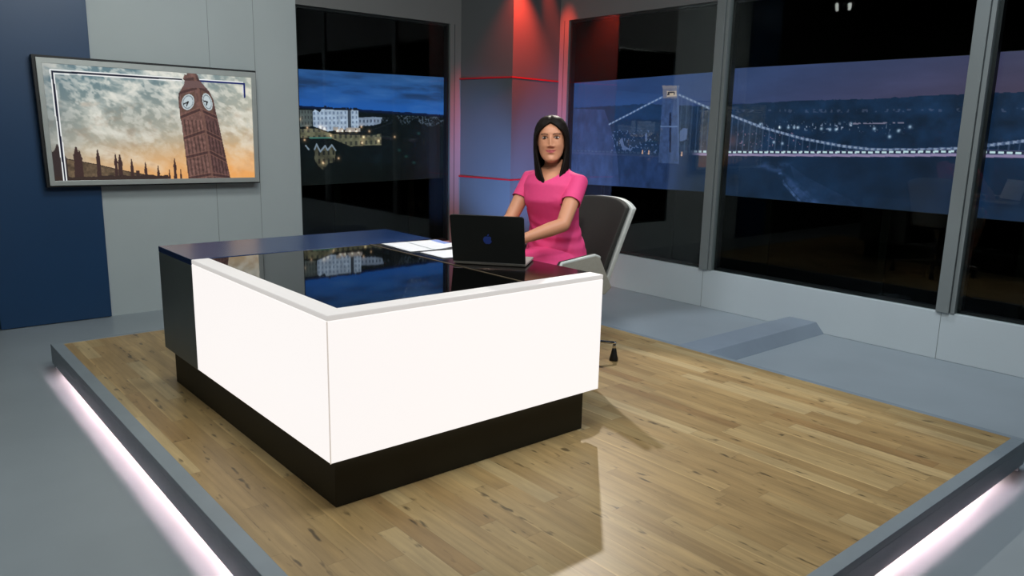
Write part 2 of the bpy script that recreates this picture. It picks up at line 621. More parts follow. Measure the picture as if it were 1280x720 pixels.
# left wall: dark return, navy panel, grey board, bulkhead and jamb round the first window
bm = boxes(((1.470, YW, ZF), (3.143, YW + 0.10, ZC)), ((3.143, YW, ZF), (4.815, YW + 0.10, 0.20)))
wl = structure(obj('wall_left', bm, M_wall))
obj('board_joint', boxes(((2.37, YW - 0.0015, ZF), (2.373, YW + 0.01, ZC)), ((2.755, YW - 0.0015, ZF), (2.758, YW + 0.01, ZC))), M_frame, wl)
obj('bulkhead', boxes(((3.143, YW, 2.418), (4.95, YW + 0.10, ZC)), ((4.815, YW, ZF), (4.95, YW + 0.10, 2.418))), M_bulk, wl)
obj('jamb_groove', boxes(((4.865, YW - 0.002, ZF), (4.872, YW + 0.01, 2.418))), M_groove, wl)
structure(obj('wall_return', boxes(((-2.6, YW + 0.02, ZF), (0.70, YW + 0.10, ZC))), M_dark))
bm = boxes(((0.722, YW - 0.03, ZF + 0.005), (1.474, YW + 0.09, ZC - 0.02)))
o = obj('wall_panel', bm, M_blue, bevel=0.004)
tag(o, 'tall navy blue wall panel behind the left end of the television', 'panel')

# right wall: kicker under the glass, bulkhead above it, jamb by the pillar
bm = boxes(((XW, -2.6, 2.49), (XW + 0.10, 6.12, ZC)), ((XW, 5.975, 0.185), (XW + 0.10, 6.12, 2.49)))
structure(obj('wall_right', bm, M_bulk))
bm = boxes(((XW - 0.012, -2.6, ZF), (XW + 0.10, 6.12, 0.185)))
k = structure(obj('baseboard_right', bm, M_kick, bevel=0.004))
obj('board_joint', boxes(((XW - 0.0135, 4.115, ZF), (XW, 4.118, 0.185)), ((XW - 0.0135, 2.085, ZF), (XW, 2.088, 0.185))), M_frame, k)
o = obj('jamb_groove', boxes(((XW - 0.002, 6.035, 0.185), (XW + 0.01, 6.042, 2.49))), M_groove)
structure(o)
o.name = 'trim_5'

# corner pillar, its two painted red lines
PC = (5.05, 5.98)
pil = structure(obj('wall_corner', prism([(4.935, YW + 0.1), PC, (XW + 0.1, 6.122), (XW + 0.1, YW + 0.1)], ZF, ZC), M_pillar))
for z in (1.885, 0.885):
    e = 0.004
    obj('red_line', prism([(4.935 - e, YW - 0.001), (PC[0] - e, PC[1] - e), (XW - 0.001, 6.105 - e), (XW - 0.001, 6.105 + 0.02), (PC[0] + 0.02, PC[1] + 0.02), (4.935 + 0.02, YW - 0.001)], z - 0.007, z + 0.007), M_redline, pil)

# windows: frame and pane each
def window(name, lo, hi, axis):
    w = structure(thing(name, '', 'window'))
    del w['label']; del w['category']
    t = 0.022
    (a0, z0), (a1, z1) = lo, hi
    if axis == 'x':      # pane in a plane of constant y
        fr = boxes(((a0, YW + 0.03, z0), (a0 + t, YW + 0.085, z1)), ((a1 - t, YW + 0.03, z0), (a1, YW + 0.085, z1)),
                   ((a0, YW + 0.03, z0), (a1, YW + 0.085, z0 + t)), ((a0, YW + 0.03, z1 - t), (a1, YW + 0.085, z1)))
        pa = boxes(((a0, YW + 0.006, z0), (a1, YW + 0.014, z1)))
    else:
        fr = boxes(((XW + 0.03, a0, z0), (XW + 0.085, a0 + t, z1)), ((XW + 0.03, a1 - t, z0), (XW + 0.085, a1, z1)),
                   ((XW + 0.03, a0, z0), (XW + 0.085, a1, z0 + t)), ((XW + 0.03, a0, z1 - t), (XW + 0.085, a1, z1)))
        pa = boxes(((XW + 0.006, a0, z0), (XW + 0.014, a1, z1)))
    obj('window_frame', fr, M_tvblack, w)
    obj('window_pane', pa, {'window_1': M_glass_left, 'window_2': M_glass_corner}.get(name, M_glass), w)
    return w


window('window_1', (3.143, 0.20), (4.815, 2.418), 'x')
window('window_2', (4.150, 0.185), (5.975, 2.49), 'y')
window('window_3', (2.120, 0.185), (4.032, 2.49), 'y')
window('window_4', (-1.5, 0.185), (2.000, 2.49), 'y')
structure(obj('wall_right_end', boxes(((XW, -2.6, 0.185), (XW + 0.10, -1.5, 2.49))), M_bulk))
# mullions: a broad face, a groove and a narrow flange
for i, (y0, y1) in enumerate(((4.032, 4.150), (2.000, 2.120))):
    t = structure(obj('trim_%d' % (i + 1), boxes(((XW - 0.035, y0 + 0.034, 0.185), (XW + 0.09, y1, ZC)), ((XW - 0.022, y0, 0.185), (XW + 0.09, y0 + 0.029, ZC))), M_frame, bevel=0.002))
    obj('groove', boxes(((XW - 0.012, y0 + 0.028, 0.185), (XW, y0 + 0.035, ZC))), M_groove, t)

# ------------------------------------------------------------------ platform with wooden deck
plat = thing('platform', 'low platform with an oak strip deck and grey edging that carries the desk', 'platform', (2.4, 3.2, ZF))
PX0, PX1, PY0, PY1 = 0.837, 4.095, 1.030, 5.430
def rel(bm):
    bmesh.ops.translate(bm, verts=bm.verts, vec=(-2.4, -3.2, -ZF))
    return bm
obj('deck', rel(boxes(((0.902, 1.085, -0.03), (4.055, 5.388, 0.0)))), M_oak, plat)
obj('edging', rel(boxes(((PX0, PY0, -0.032), (0.902, PY1, 0.001)), ((4.055, PY0, -0.032), (PX1, PY1, 0.001)),
                        ((0.902, PY0, -0.032), (4.055, 1.085, 0.001)), ((0.902, 5.388, -0.032), (4.055, PY1, 0.001)))), M_trim, plat, bevel=0.002)
obj('fascia', rel(boxes(((PX0, PY0, -0.122), (PX0 + 0.014, PY1, -0.031)), ((PX0 + 0.014, PY0, -0.122), (PX1, PY0 + 0.014, -0.031)),
                        ((PX1 - 0.014, PY0 + 0.014, ZF), (PX1, PY1, -0.031)), ((PX0 + 0.014, PY1 - 0.014, ZF), (PX1 - 0.014, PY1, -0.031)))), M_trim, plat)
obj('riser', rel(boxes(((0.97, 1.160, ZF), (4.07, 5.40, -0.03)))), M_black, plat)
obj('light_strip', rel(boxes(((0.930, 1.15, -0.091), (0.940, 5.24, -0.083)))), M_led, plat)
obj('light_strip', rel(boxes(((1.03, 1.122, -0.091), (3.86, 1.132, -0.083)))), M_led, plat)

# ------------------------------------------------------------------ cable ramp on the right-hand floor
bm = bmesh.new()
prof = [(2.925, ZF), (3.0, -0.078), (3.235, -0.078), (3.42, ZF)]
a = [bm.verts.new((4.10, y, z)) for y, z in prof]
b = [bm.verts.new((XW - 0.014, y, z)) for y, z in prof]
for i in range(4):
    bm.faces.new((a[i], a[(i + 1) % 4], b[(i + 1) % 4], b[i]))
bm.faces.new(a[::-1]); bm.faces.new(b)
o = obj('cable_ramp', bm, M_ramp, bevel=0.003)
tag(o, 'low grey cable ramp crossing the floor from the platform to the window wall', 'ramp')

# ------------------------------------------------------------------ desk
DX0, DX1, DY0, DYM, DY1, DT, DB = 1.193, 2.575, 2.375, 3.757, 4.272, 0.741, 0.194
desk = thing('news_desk', 'black news desk with glowing white front panels and a glossy black top', 'desk', (1.88, 3.3, 0))
def dr(bm):
    bmesh.ops.translate(bm, verts=bm.verts, vec=(-1.88, -3.3, 0))
    return bm
obj('plinth', dr(boxes(((DX0 + 0.034, DY0 + 0.034, 0.001), (DX1 - 0.066, DY1 - 0.047, DB)))), M_plinth, desk, bevel=0.002)
# lit panels: two slabs meeting in a mitre at the near corner
p1 = dr(prism([(DX0, DY0), (DX0 + 0.07, DY0 + 0.07), (DX0 + 0.07, DYM), (DX0, DYM)], DB, DT - 0.022))
p2 = dr(prism([(DX0, DY0), (DX1, DY0), (DX1, DY0 + 0.07), (DX0 + 0.07, DY0 + 0.07)], DB, DT - 0.022))
obj('light_panel', p1, M_light, desk, bevel=0.003)
obj('light_panel', p2, M_light, desk, bevel=0.003)
obj('corner_joint', dr(boxes(((DX0 - 0.0006, DY0 - 0.0006, DB), (DX0 + 0.003, DY0 + 0.003, DT - 0.022)))), M_joint, desk)
obj('rim', dr(prism([(DX0, DYM), (DX0, DY0), (DX1, DY0), (DX1, DY0 + 0.085), (DX0 + 0.085, DY0 + 0.085), (DX0 + 0.085, DYM)], DT - 0.022, DT)), M_rim, desk, bevel=0.004)
bm = boxes(((DX0, DYM + 0.003, DB - 0.004), (DX1 - 0.01, DY1, DT - 0.03)))
obj('end_cabinet', dr(bm), M_black, desk, bevel=0.003)
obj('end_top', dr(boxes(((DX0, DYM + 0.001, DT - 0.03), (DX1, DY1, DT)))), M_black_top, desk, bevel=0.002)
SX = 2.163
obj('glass_top', dr(boxes(((DX0 + 0.088, DY0 + 0.088, DT - 0.03), (SX - 0.004, DYM - 0.002, DT - 0.003)))), M_gloss, desk, bevel=0.001)
obj('seam_inlay', dr(boxes(((SX - 0.004, DY0 + 0.088, DT - 0.03), (SX + 0.004, DYM - 0.002, DT - 0.001)))), M_brass, desk)
obj('rear_top', dr(boxes(((SX + 0.004, DY0 + 0.088, DT - 0.03), (DX1, DYM - 0.002, DT - 0.002)))), M_black_rear, desk, bevel=0.002)
obj('carcass', dr(boxes(((DX0 + 0.07, DY0 + 0.07, DB), (DX0 + 0.10, DYM, DT - 0.03)), ((DX0 + 0.10, DY0 + 0.07, DB), (DX1 - 0.02, DY0 + 0.10, DT - 0.03)),
                        ((DX0 + 0.10, DY0 + 0.10, DB), (DX1 - 0.08, DYM, DB + 0.02)))), M_black, desk)

# ------------------------------------------------------------------ papers on the desk
def sheet(pts, z0, lift, label, ink=None):
    """a sheet of paper: quad with one raised, curling corner"""
    bm = bmesh.new()
    n = 12
    A, B_, C_, D_ = [Vector((*p, 0)) for p in pts]
    g = []
    for i in range(n + 1):
        row = []
        for j in range(n + 1):
            s, t = i / n, j / n
            p = (A * (1 - s) + B_ * s) * (1 - t) + (D_ * (1 - s) + C_ * s) * t
            p.z = z0 + lift * (s * t) ** 2
            row.append(bm.verts.new(p))
        g.append(row)
    for i in range(n):
        for j in range(n):
            f = bm.faces.new((g[i][j], g[i + 1][j], g[i + 1][j + 1], g[i][j + 1]))
            if ink and ink(i / n, j / n):
                f.material_index = 1
    o = obj('paper_sheet', bm, [M_paper, M_paper_ink], smooth=True)
    s = o.modifiers.new('thick', 'SOLIDIFY')
    s.thickness = 0.0012
    s.offset = 1
    tag(o, label, 'paper', 'papers beside the laptop')
    return o


sheet([(2.215, 3.725), (2.195, 3.40), (2.47, 3.37), (2.568, 3.70)], DT + 0.0005, 0.0, 'large white script sheet reaching nearest to the black end of the desk', None)
sheet([(2.36, 3.70), (2.33, 3.38), (2.50, 3.36), (2.565, 3.68)], DT + 0.0028, 0.020, 'white sheet with a pale blue printed corner lying on top of the script pages', lambda s, t: t > 0.72 and s < 0.55)
sheet([(2.228, 3.36), (2.225, 3.14), (2.43, 3.11), (2.45, 3.345)], DT + 0.0005, 0.0, 'smaller white paper half hidden behind the laptop lid', None)

# ------------------------------------------------------------------ laptop
hL, hR = Vector((2.179, 2.994, 0)), Vector((2.401, 2.716, 0))
hx = (hR - hL).normalized()
hy = Vector((-hx.y, hx.x, 0))
if hy.x < 0:
    hy = -hy
lap = thing('laptop', 'open black laptop on the desk in front of the seated woman', 'laptop')
ctr = (hL + hR) / 2
lap.matrix_world = Matrix(((hx.x, hy.x, 0, ctr.x), (hx.y, hy.y, 0, ctr.y), (0, 0, 1, DT), (0, 0, 0, 1)))
LW = (hR - hL).length / 2
obj('base', boxes(((-LW, 0, 0.001), (LW, 0.225, 0.015))), M_alu, lap, bevel=0.004)
bm = bmesh.new()
for r in range(5):
    for c in range(13):
        x = -LW + 0.035 + c * (2 * LW - 0.07) / 12.5
        y = 0.035 + r * 0.021
        box(bm, (x, y, 0.0148), (x + 0.019, y + 0.017, 0.0165))
kb = obj('keyboard', bm, M_key, lap)
obj('trackpad', boxes(((-0.055, 0.148, 0.0148), (0.055, 0.215, 0.0156))), M_alu, lap)
bm = bmesh.new()
LH, th = 0.242, rad(17)
def lidpt(x, h, d):
    return (x, -math.sin(th) * h - math.cos(th) * d, 0.016 + math.cos(th) * h - math.sin(th) * d)
out = []
rc = 0.014
for cx, cz, a0 in ((LW - rc, LH - rc, 0), (-LW + rc, LH - rc, 90)):
    for k in range(6):
        a = rad(a0 + 90 * k / 5)
        out.append((cx + rc * math.cos(a), cz + rc * math.sin(a)))
out += [(-LW, 0), (LW, 0)]
f = [bm.verts.new(lidpt(x, h, 0.0)) for x, h in out]
g = [bm.verts.new(lidpt(x, h, 0.008)) for x, h in out]
bm.faces.new(f); bm.faces.new(g[::-1])
for i in range(len(out)):
    j = (i + 1) % len(out)
    bm.faces.new((f[i], f[j], g[j], g[i]))
lid = obj('lid', bm, M_lap, lap, bevel=0.002)
bm = bmesh.new()
v = [bm.verts.new(lidpt(x, h, -0.0008)) for x, h in ((-LW + .012, .018), (LW - .012, .018), (LW - .012, LH - .012), (-LW + .012, LH - .012))]
w_ = [bm.verts.new(lidpt(x, h, 0.0004)) for x, h in ((-LW + .012, .018), (LW - .012, .018), (LW - .012, LH - .012), (-LW + .012, LH - .012))]
bm.faces.new(v); bm.faces.new(w_[::-1])
for i in range(4):
    bm.faces.new((v[i], v[(i + 1) % 4], w_[(i + 1) % 4], w_[i]))
obj('display', bm, emis('laptop_display', (0.35, 0.45, 0.6, 1), 0.5), lid)
# fruit mark on the back of the lid
bm = bmesh.new()
def logo_poly(pts):
    a = [bm.verts.new(lidpt(x, 0.118 + y, 0.0081)) for x, y in pts]
    b = [bm.verts.new(lidpt(x, 0.118 + y, 0.0092)) for x, y in pts]
    bm.faces.new(b)
    for i in range(len(pts)):
        bm.faces.new((a[i], a[(i + 1) % len(pts)], b[(i + 1) % len(pts)], b[i]))
ap = []
for k in range(40):
    a = 2 * math.pi * k / 40
    x, y = 0.021 * math.cos(a), 0.021 * math.sin(a)
    y += -0.003 * math.exp(-(x / 0.006) ** 2) * (1 if y > 0 else -0.8)   # dents top and bottom
    x *= 1.0 + 0.10 * math.sin(a)
    d = math.hypot(x - (0.026), y - 0.004)
    if d < 0.0105:                       # the bite
        s = 0.0105 / max(d, 1e-6)
        x, y = 0.026 + (x - 0.026) * s, 0.004 + (y - 0.004) * s
    ap.append((x, y))
logo_poly(ap)
leaf = []
for k in range(12):
    t = k / 12 * 2 * math.pi
    u_, w2 = 0.0075 * math.cos(t), 0.0032 * math.sin(t) * (1 - 0.6 * abs(math.cos(t)))
    leaf.append((0.003 + 0.6 * u_ - 0.8 * w2, 0.0255 + 0.8 * u_ + 0.6 * w2))
logo_poly(leaf)
obj('logo', bm, M_logo, lid)['label'] = 'blue fruit emblem'

# ------------------------------------------------------------------ television on the left wall
TY = 6.58
tv = thing('wall_television', 'large silver framed television on the left wall showing a clock tower', 'television', (1.9, TY, 1.35))
def tr(bm):
    bmesh.ops.translate(bm, verts=bm.verts, vec=(-1.9, -TY, -1.35))
    return bm
tq = [(1.090, 1.823), (2.716, 1.812), (2.712, 0.885), (1.106, 0.894)]
def yprism(P, y0, y1):
    bm = bmesh.new()
    a = [bm.verts.new((x, y0, z)) for x, z in P]
    b = [bm.verts.new((x, y1, z)) for x, z in P]
    bm.faces.new(a); bm.faces.new(b[::-1])
    for i in range(len(P)):
        j = (i + 1) % len(P)
        bm.faces.new((a[i], b[i], b[j], a[j]))
    return bm
def yframe(O, I, y0, y1):
    bm = bmesh.new()
    n = len(O)
    A = [bm.verts.new((x, y0, z)) for x, z in O]; B2 = [bm.verts.new((x, y0, z)) for x, z in I]
    C2 = [bm.verts.new((x, y1, z)) for x, z in O]; D2 = [bm.verts.new((x, y1, z)) for x, z in I]
    for i in range(n):
        j = (i + 1) % n
        bm.faces.new((A[i], A[j], B2[j], B2[i])); bm.faces.new((C2[j], C2[i], D2[i], D2[j]))
        bm.faces.new((A[j], A[i], C2[i], C2[j])); bm.faces.new((B2[i], B2[j], D2[j], D2[i]))
    return bm
frm = [(1.098, 1.816), (2.708, 1.806), (2.703, 0.890), (1.114, 0.901)]
pic = [(1.135, 1.778), (2.668, 1.762), (2.664, 0.929), (1.148, 0.937)]
obj('case', tr(yprism([(1.074, 1.834), (2.716, 1.821), (2.712, 0.880), (1.094, 0.888)], TY + 0.002, TY + 0.06)), M_tvblack, tv, bevel=0.003)
obj('frame', tr(yframe(frm, pic, TY - 0.012, TY + 0.004)), M_silver, tv, bevel=0.002)
obj('wall_bracket', tr(boxes(((1.70, TY + 0.055, 1.15), (2.10, YW + 0.001, 1.55)))), M_tvblack, tv)


def paint_tower(x, z):
    u = (x - 1.135) / 1.53
    h = (z - 0.93) / 0.84
    top = np.array([96, 122, 130.0]); mid = np.array([172, 168, 152.0]); low = np.array([226, 172, 112.0])
    k = np.clip(h + 0.28 * (0.5 - u), 0, 1)[..., None]
    c = np.where(k > 0.45, mid + (top - mid) * (k - 0.45) / 0.55, low + (mid - low) * k / 0.45)
    n = fbm(x * 7 + fbm(x * 5, z * 7, 2) * 1.5 + 3, z * 11 + x * 3, 5)
    cl = np.clip((n - 0.44) * 3.4, 0, 1)
    c = mixc(c, cl * (0.45 + 0.45 * h), (228, 226, 214))
    xw, zw = x + 0.05 * fbm(x * 9, z * 9 + 5, 2), z + 0.04 * fbm(x * 8 + 3, z * 8, 2)
    n3 = fbm(xw * 22 + 9, zw * 26 + 4 + xw * 6, 3)
    c = mixc(c, np.clip((n3 - 0.46) * 5, 0, 1) * 0.55 * np.clip(h * 1.4, 0, 1), (230, 228, 218))
    c = mixc(c, np.clip((0.44 - n3) * 5, 0, 1) * 0.24 * np.clip(h * 1.6 - .3, 0, 1), (104, 128, 136))
    n2 = fbm(x * 13 + 40, z * 20, 4)
    c = mixc(c, np.clip((n2 - 0.55) * 3.5, 0, 1) * 0.28 * (h < 0.7), (150, 122, 100))
    c = mixc(c, np.clip((u - 0.72) * 2.2, 0, 1) * np.clip((h - 0.3) * 2, 0, 1) * 0.6, (232, 224, 200))
    c = mixc(c, np.clip((0.36 - h) * 2.4, 0, 1) * np.clip(u * 1.2, 0, 1) * 0.75, (238, 160, 84))
    c = mixc(c, np.clip((0.16 - u) * 4, 0, 1) * 0.55, (84, 96, 104))
    # long roof with its pinnacles
    roof = [(1.232, 1.101), (1.44, 1.055), (1.62, 1.007), (1.879, 0.951), (1.941, 0.929), (1.232, 0.9)]
    rm = inpoly(x, z, roof)
    rc_ = np.array([96, 80, 62.0]) * (0.55 + 0.8 * fbm(x * 40, z * 40, 3))[..., None]
    c = np.where(rm[..., None], rc_, c)
    c = mixc(c, rm & (linedist(x, z, roof[:5]) < 0.006), (48, 38, 34))
    c = mixc(c, inpoly(x, z, [(1.1, 1.12), (1.147, 1.147), (1.165, 1.16), (1.183, 1.209), (1.203, 1.17), (1.24, 1.10), (1.24, 0.9), (1.1, 0.9)]), (52, 42, 42))
    for sx, sz, w in ((1.306, 1.184, .034), (1.326, 1.160, .026), (1.45, 1.166, .022), (1.572, 1.135, .018), (1.602, 1.126, .026), (1.685, 1.093, .018), (1.785, 1.07, .017), (1.878, 1.041, .016), (1.962, 1.011, .013), (2.007, 1.096, .018), (2.05, 1.01, .013)):
        z1 = sz - 0.06
        P = [(sx - w * .15, sz), (sx + w * .15, sz), (sx + w * .5, z1 + .01), (sx + w * .7, z1), (sx + w * .55, z1 - .05), (sx + w * .75, 0.93), (sx - w * .75, 0.93), (sx - w * .55, z1 - .05), (sx - w * .7, z1), (sx - w * .5, z1 + .01)]
        c = mixc(c, inpoly(x, z, P), (60, 42, 40))
    c = mixc(c, inpoly(x, z, [(1.712, 1.004), (1.738, 1.004), (1.742, 0.93), (1.712, 0.93)]), (58, 42, 40))
    c = mixc(c, (z < 0.955 + 0.02 * fbm(x * 30, z * 3, 2)) & (x < 1.95), (54, 42, 38))
    # clock tower
    T = [(2.11, 0.9), (2.08, 1.386), (2.074, 1.399), (2.066, 1.561), (2.073, 1.608), (2.118, 1.679), (2.124, 1.71), (2.112, 1.722), (2.126, 1.757), (2.14, 1.752), (2.15, 1.770), (2.215, 1.772), (2.23, 1.752), (2.241, 1.717), (2.315, 1.632), (2.344, 1.572), (2.365, 1.441), (2.373, 1.407), (2.457, 0.9)]
    tm = inpoly(x, z, T)
    corner = interp(z, [(1.761, 2.199), (1.642, 2.23), (1.499, 2.238), (1.438, 2.257), (0.934, 2.302)][::-1] if False else [(0.934, 2.302), (1.438, 2.257), (1.499, 2.238), (1.642, 2.23), (1.761, 2.199)])
    leftf = x < corner
    tc_ = np.where(leftf[..., None], np.array([104, 76, 70.0]), np.array([84, 60, 58.0]))
    sp = np.where(leftf, (x - corner) / 0.030, (x - corner) / 0.026)
    tc_ = tc_ * (0.78 + 0.30 * (np.sin(sp * 2 * np.pi) > -0.2) * (z < 1.40) + 0.22 * (z >= 1.40))[..., None]
    tc_ = tc_ * (0.72 + 0.6 * fbm(x * 60, z * 45, 3))[..., None]
    for bl in (((2.06, 1.243), (2.099, 1.257), (2.26, 1.314), (2.397, 1.246), (2.42, 1.235)), ((2.08, 1.097), (2.11, 1.105), (2.292, 1.147), (2.424, 1.075), (2.45, 1.06)),
               ((2.1, .93), (2.12, .935), (2.289, .963), (2.453, .935)), ((2.06, 1.41), (2.075, 1.42), (2.228, 1.485), (2.364, 1.427), (2.39, 1.415))):
        d = linedist(x, z, bl)
        tc_ = mixc(tc_, (d < 0.010) * .75, (62, 42, 42))
        tc_ = mixc(tc_, ((d < 0.018) & (d >= 0.010)) * .6, (128, 92, 80))
    for bl in (((2.066, 1.561), (2.073, 1.608), (2.23, 1.66), (2.33, 1.61)), ((2.124, 1.712), (2.2, 1.73), (2.241, 1.717))):
        tc_ = mixc(tc_, linedist(x, z, bl) < 0.010, (72, 50, 48))
    tc_ = mixc(tc_, (np.abs(x - corner) < 0.010) * .7, (118, 86, 76))
    tc_ = mixc(tc_, (z > 1.655) & (z < 1.71), (104, 80, 78))
    for cx, cz, ru, rv, sl in ((2.141, 1.542, .050, .060, .30), (2.295, 1.549, .040, .066, -.45)):
        zz = z - cz - sl * (x - cx)
        xx = x - cx
        sq = (np.abs(xx) < ru * 1.12) & (np.abs(zz) < rv * 1.12)
        tc_ = mixc(tc_, sq, (96, 72, 62))
        r = np.hypot(xx / ru, zz / rv)
        tc_ = mixc(tc_, r < 1, (188, 200, 204))
        tc_ = mixc(tc_, (r < 0.86) & (r > 0.72), (120, 130, 136))
        tc_ = mixc(tc_, (r < 0.12), (30, 28, 30))
        tc_ = mixc(tc_, (r < 0.8) & (segdist(xx / ru, zz / rv, (0, 0), (-0.7, -0.1)) < 0.09), (30, 28, 30))
        tc_ = mixc(tc_, (r < 0.8) & (segdist(xx / ru, zz / rv, (0, 0), (-0.25, -0.42)) < 0.11), (30, 28, 30))
    c = np.where(tm[..., None], tc_, c)
    # station border lines
    out_ = [(1.208, 0.90), (1.185, 1.733), (2.10, 1.727)]
    nav = [(1.218, 0.90), (1.197, 1.721), (2.10, 1.716)]
    inn = [(1.228, 0.90), (1.208, 1.709), (2.10, 1.705)]
    free = ~tm
    c = mixc(c, free & (linedist(x, z, nav) < 0.0070), (12, 16, 40))
    c = mixc(c, free & (linedist(x, z, out_) < 0.0036), (236, 238, 238))
    c = mixc(c, free & (linedist(x, z, inn) < 0.0036), (236, 238, 238))
    c = mixc(c, free & (linedist(x, z, [(2.24, 1.712), (2.609, 1.709), (2.607, 1.60)]) < 0.008), (20, 32, 96))
    c = mixc(c, free & (linedist(x, z, [(2.24, 1.722), (2.596, 1.72)]) < 0.0035), (236, 238, 238))
    c = mixc(c, linedist(x, z, [(2.596, 1.69), (2.594, 1.60)]) < 0.0035, (210, 214, 226))
    return c


pp = picture('screen_picture', [(x, TY - 0.004, z) for x, z in pic], 400, 225, paint_tower, (0, 2), picture_mat('tower_picture', 1.0), None)
pp.parent = tv
pp.matrix_parent_inverse = Matrix.Translation((-1.9, -TY, -1.35))

# ------------------------------------------------------------------ video screens behind the glass
def paint_city(x, z):
    hz = interp(x, [(3.0, 1.552), (3.19, 1.55), (4.864, 1.512), (5.0, 1.51)])
    h = np.clip((z - hz) / 0.36, 0, 1)
    c = np.array([34, 92, 176.0]) * (1 - h)[..., None] + np.array([44, 84, 138.0]) * h[..., None]
    n = fbm(x * 2.2 + 5, z * 13, 5)
    c = mixc(c, np.clip((n - 0.46) * 4, 0, 1) * np.clip(h * 3 - .5, 0, 1) * 0.8, (30, 52, 88))
    c = mixc(c, np.clip((0.45 - n) * 4, 0, 1) * 0.35, (80, 128, 190))
    land = z < hz + 0.012 * fbm(x * 22, z * 0 + 3, 3)
    nl = fbm(x * 16, z * 16, 4)
    lc = np.array([9, 16, 17.0]) * (0.5 + nl)[..., None]
    lc = mixc(lc, np.clip((z - hz + 0.03) / 0.03, 0, 1), (10, 26, 66))
    c = np.where(land[..., None], lc, c)
    # far town on the right
    tn = inpoly(x, z, [(4.05, 1.47), (4.304, 1.496), (4.9, 1.493), (4.9, 1.402), (4.583, 1.396), (4.304, 1.408), (4.05, 1.43)])
    nt_ = vnoise(x * 70, z * 90)
    c = mixc(c, tn * np.clip((nt_ - 0.45) * 2.6, 0, 1) * 0.8, (92, 104, 122))
    def facade(P, col, wx, wz, wcol, shade=0.16):
        nonlocal c
        mk = inpoly(x, z, P)
        cc = np.array(col, float) * (1 - shade + shade * 2 * fbm(x * 30, z * 30, 3))[..., None]
        win = (np.mod(x / wx, 1) > 0.55) & (np.mod((z - 0.05 * x) / wz, 1) > 0.45)
        cc = mixc(cc, win * 0.8, wcol)
        c = np.where(mk[..., None], cc, c)
    facade([(3.19, 1.518), (3.333, 1.516), (3.329, 1.372), (3.19, 1.362)], (84, 92, 92), .03, .05, (52, 56, 58))
    facade([(3.336, 1.50), (3.36, 1.525), (3.41, 1.50), (3.43, 1.535), (3.487, 1.527), (3.815, 1.538), (3.812, 1.367), (3.482, 1.328), (3.336, 1.372)], (168, 184, 208), .040, .046, (104, 120, 148))
    c = mixc(c, inpoly(x, z, [(3.70, 1.535), (3.73, 1.537), (3.735, 1.36), (3.70, 1.358)]), (58, 66, 78))
    c = mixc(c, inpoly(x, z, [(3.42, 1.535), (3.45, 1.565), (3.55, 1.548), (3.80, 1.556), (3.815, 1.53), (3.60, 1.525)]) & (vnoise(x * 60, z * 50) > .3), (18, 26, 42))
    facade([(3.814, 1.463), (3.971, 1.474), (4.078, 1.472), (4.057, 1.412), (3.97, 1.391), (3.812, 1.381)], (134, 148, 172), .04, .05, (60, 72, 92))
    c = mixc(c, inpoly(x, z, [(3.54, 1.37), (3.83, 1.365), (3.83, 1.33), (3.54, 1.325)]) & (vnoise(x * 55, z * 40) > .35), (150, 146, 146))
    facade([(3.19, 1.343), (3.364, 1.352), (3.541, 1.302), (3.962, 1.293), (4.065, 1.317), (4.064, 1.204), (3.96, 1.202), (3.722, 1.188), (3.525, 1.261), (3.362, 1.266), (3.19, 1.265)], (104, 102, 82), .055, .07, (48, 50, 46), .3)
    c = mixc(c, linedist(x, z, [(3.30, 1.266), (3.52, 1.268)]) < .006, (70, 120, 110))
    facade([(3.341, 1.17), (3.367, 1.207), (3.402, 1.14), (3.455, 1.194), (3.477, 1.153), (3.523, 1.201), (3.562, 1.153), (3.549, 1.038), (3.481, 1.032), (3.434, 0.964), (3.39, 0.992), (3.341, 1.06)], (78, 76, 62), .05, .075, (26, 28, 28), .35)
    for g_ in (((3.258, 1.193), (3.286, 1.16)), ((3.345, 1.16), (3.367, 1.207), (3.402, 1.14), (3.455, 1.194), (3.477, 1.153), (3.523, 1.201), (3.562, 1.15))):
        c = mixc(c, linedist(x, z, g_) < .007, (128, 142, 158))
    # dark tree crowns
    th_ = interp(x, [(3.9, 1.0), (4.06, 1.38), (4.117, 1.422), (4.17, 1.48), (4.221, 1.502), (4.27, 1.46), (4.303, 1.40), (4.36, 1.40), (4.399, 1.428), (4.463, 1.474), (4.51, 1.44), (4.55, 1.396), (4.638, 1.401), (4.807, 1.391), (4.9, 1.402)])
    tm_ = (z < th_ + 0.012 * (fbm(x * 40, z * 40, 2) - .5)) & (x > 4.07)
    c = np.where(tm_[..., None], np.array([9, 15, 16.0]) * (0.5 + nl)[..., None], c)
    for lx, lz in ((3.202, 1.434), (3.278, 1.357), (3.409, 1.364), (3.513, 1.288), (3.248, 1.246), (3.428, 1.035), (3.591, 1.076), (3.865, 1.278), (3.848, 1.223), (3.717, 1.331), (3.787, 1.332), (3.452, 1.347), (3.93, 1.335), (3.587, 1.332), (3.64, 1.333), (3.843, 1.375), (4.034, 1.244), (4.219, 1.284)):
        d = np.hypot(x - lx, z - lz)
        c = c + np.exp(-(d / 0.010) ** 2)[..., None] * np.array([190, 150, 120.0]) + np.exp(-(d / 0.03) ** 2)[..., None] * np.array([50, 34, 22.0])
    for lx, lz in ((4.354, 1.089), (4.446, 1.026), (4.506, 1.323), (4.27, 1.152)):
        c = c + np.exp(-(np.hypot(x - lx, (z - lz) * 1.5) / 0.02) ** 2)[..., None] * np.array([20, 46, 44.0])
    c = mixc(c, np.clip((1.02 - z) / 0.15, 0, 1) * 0.6, (7, 10, 8))
    return c


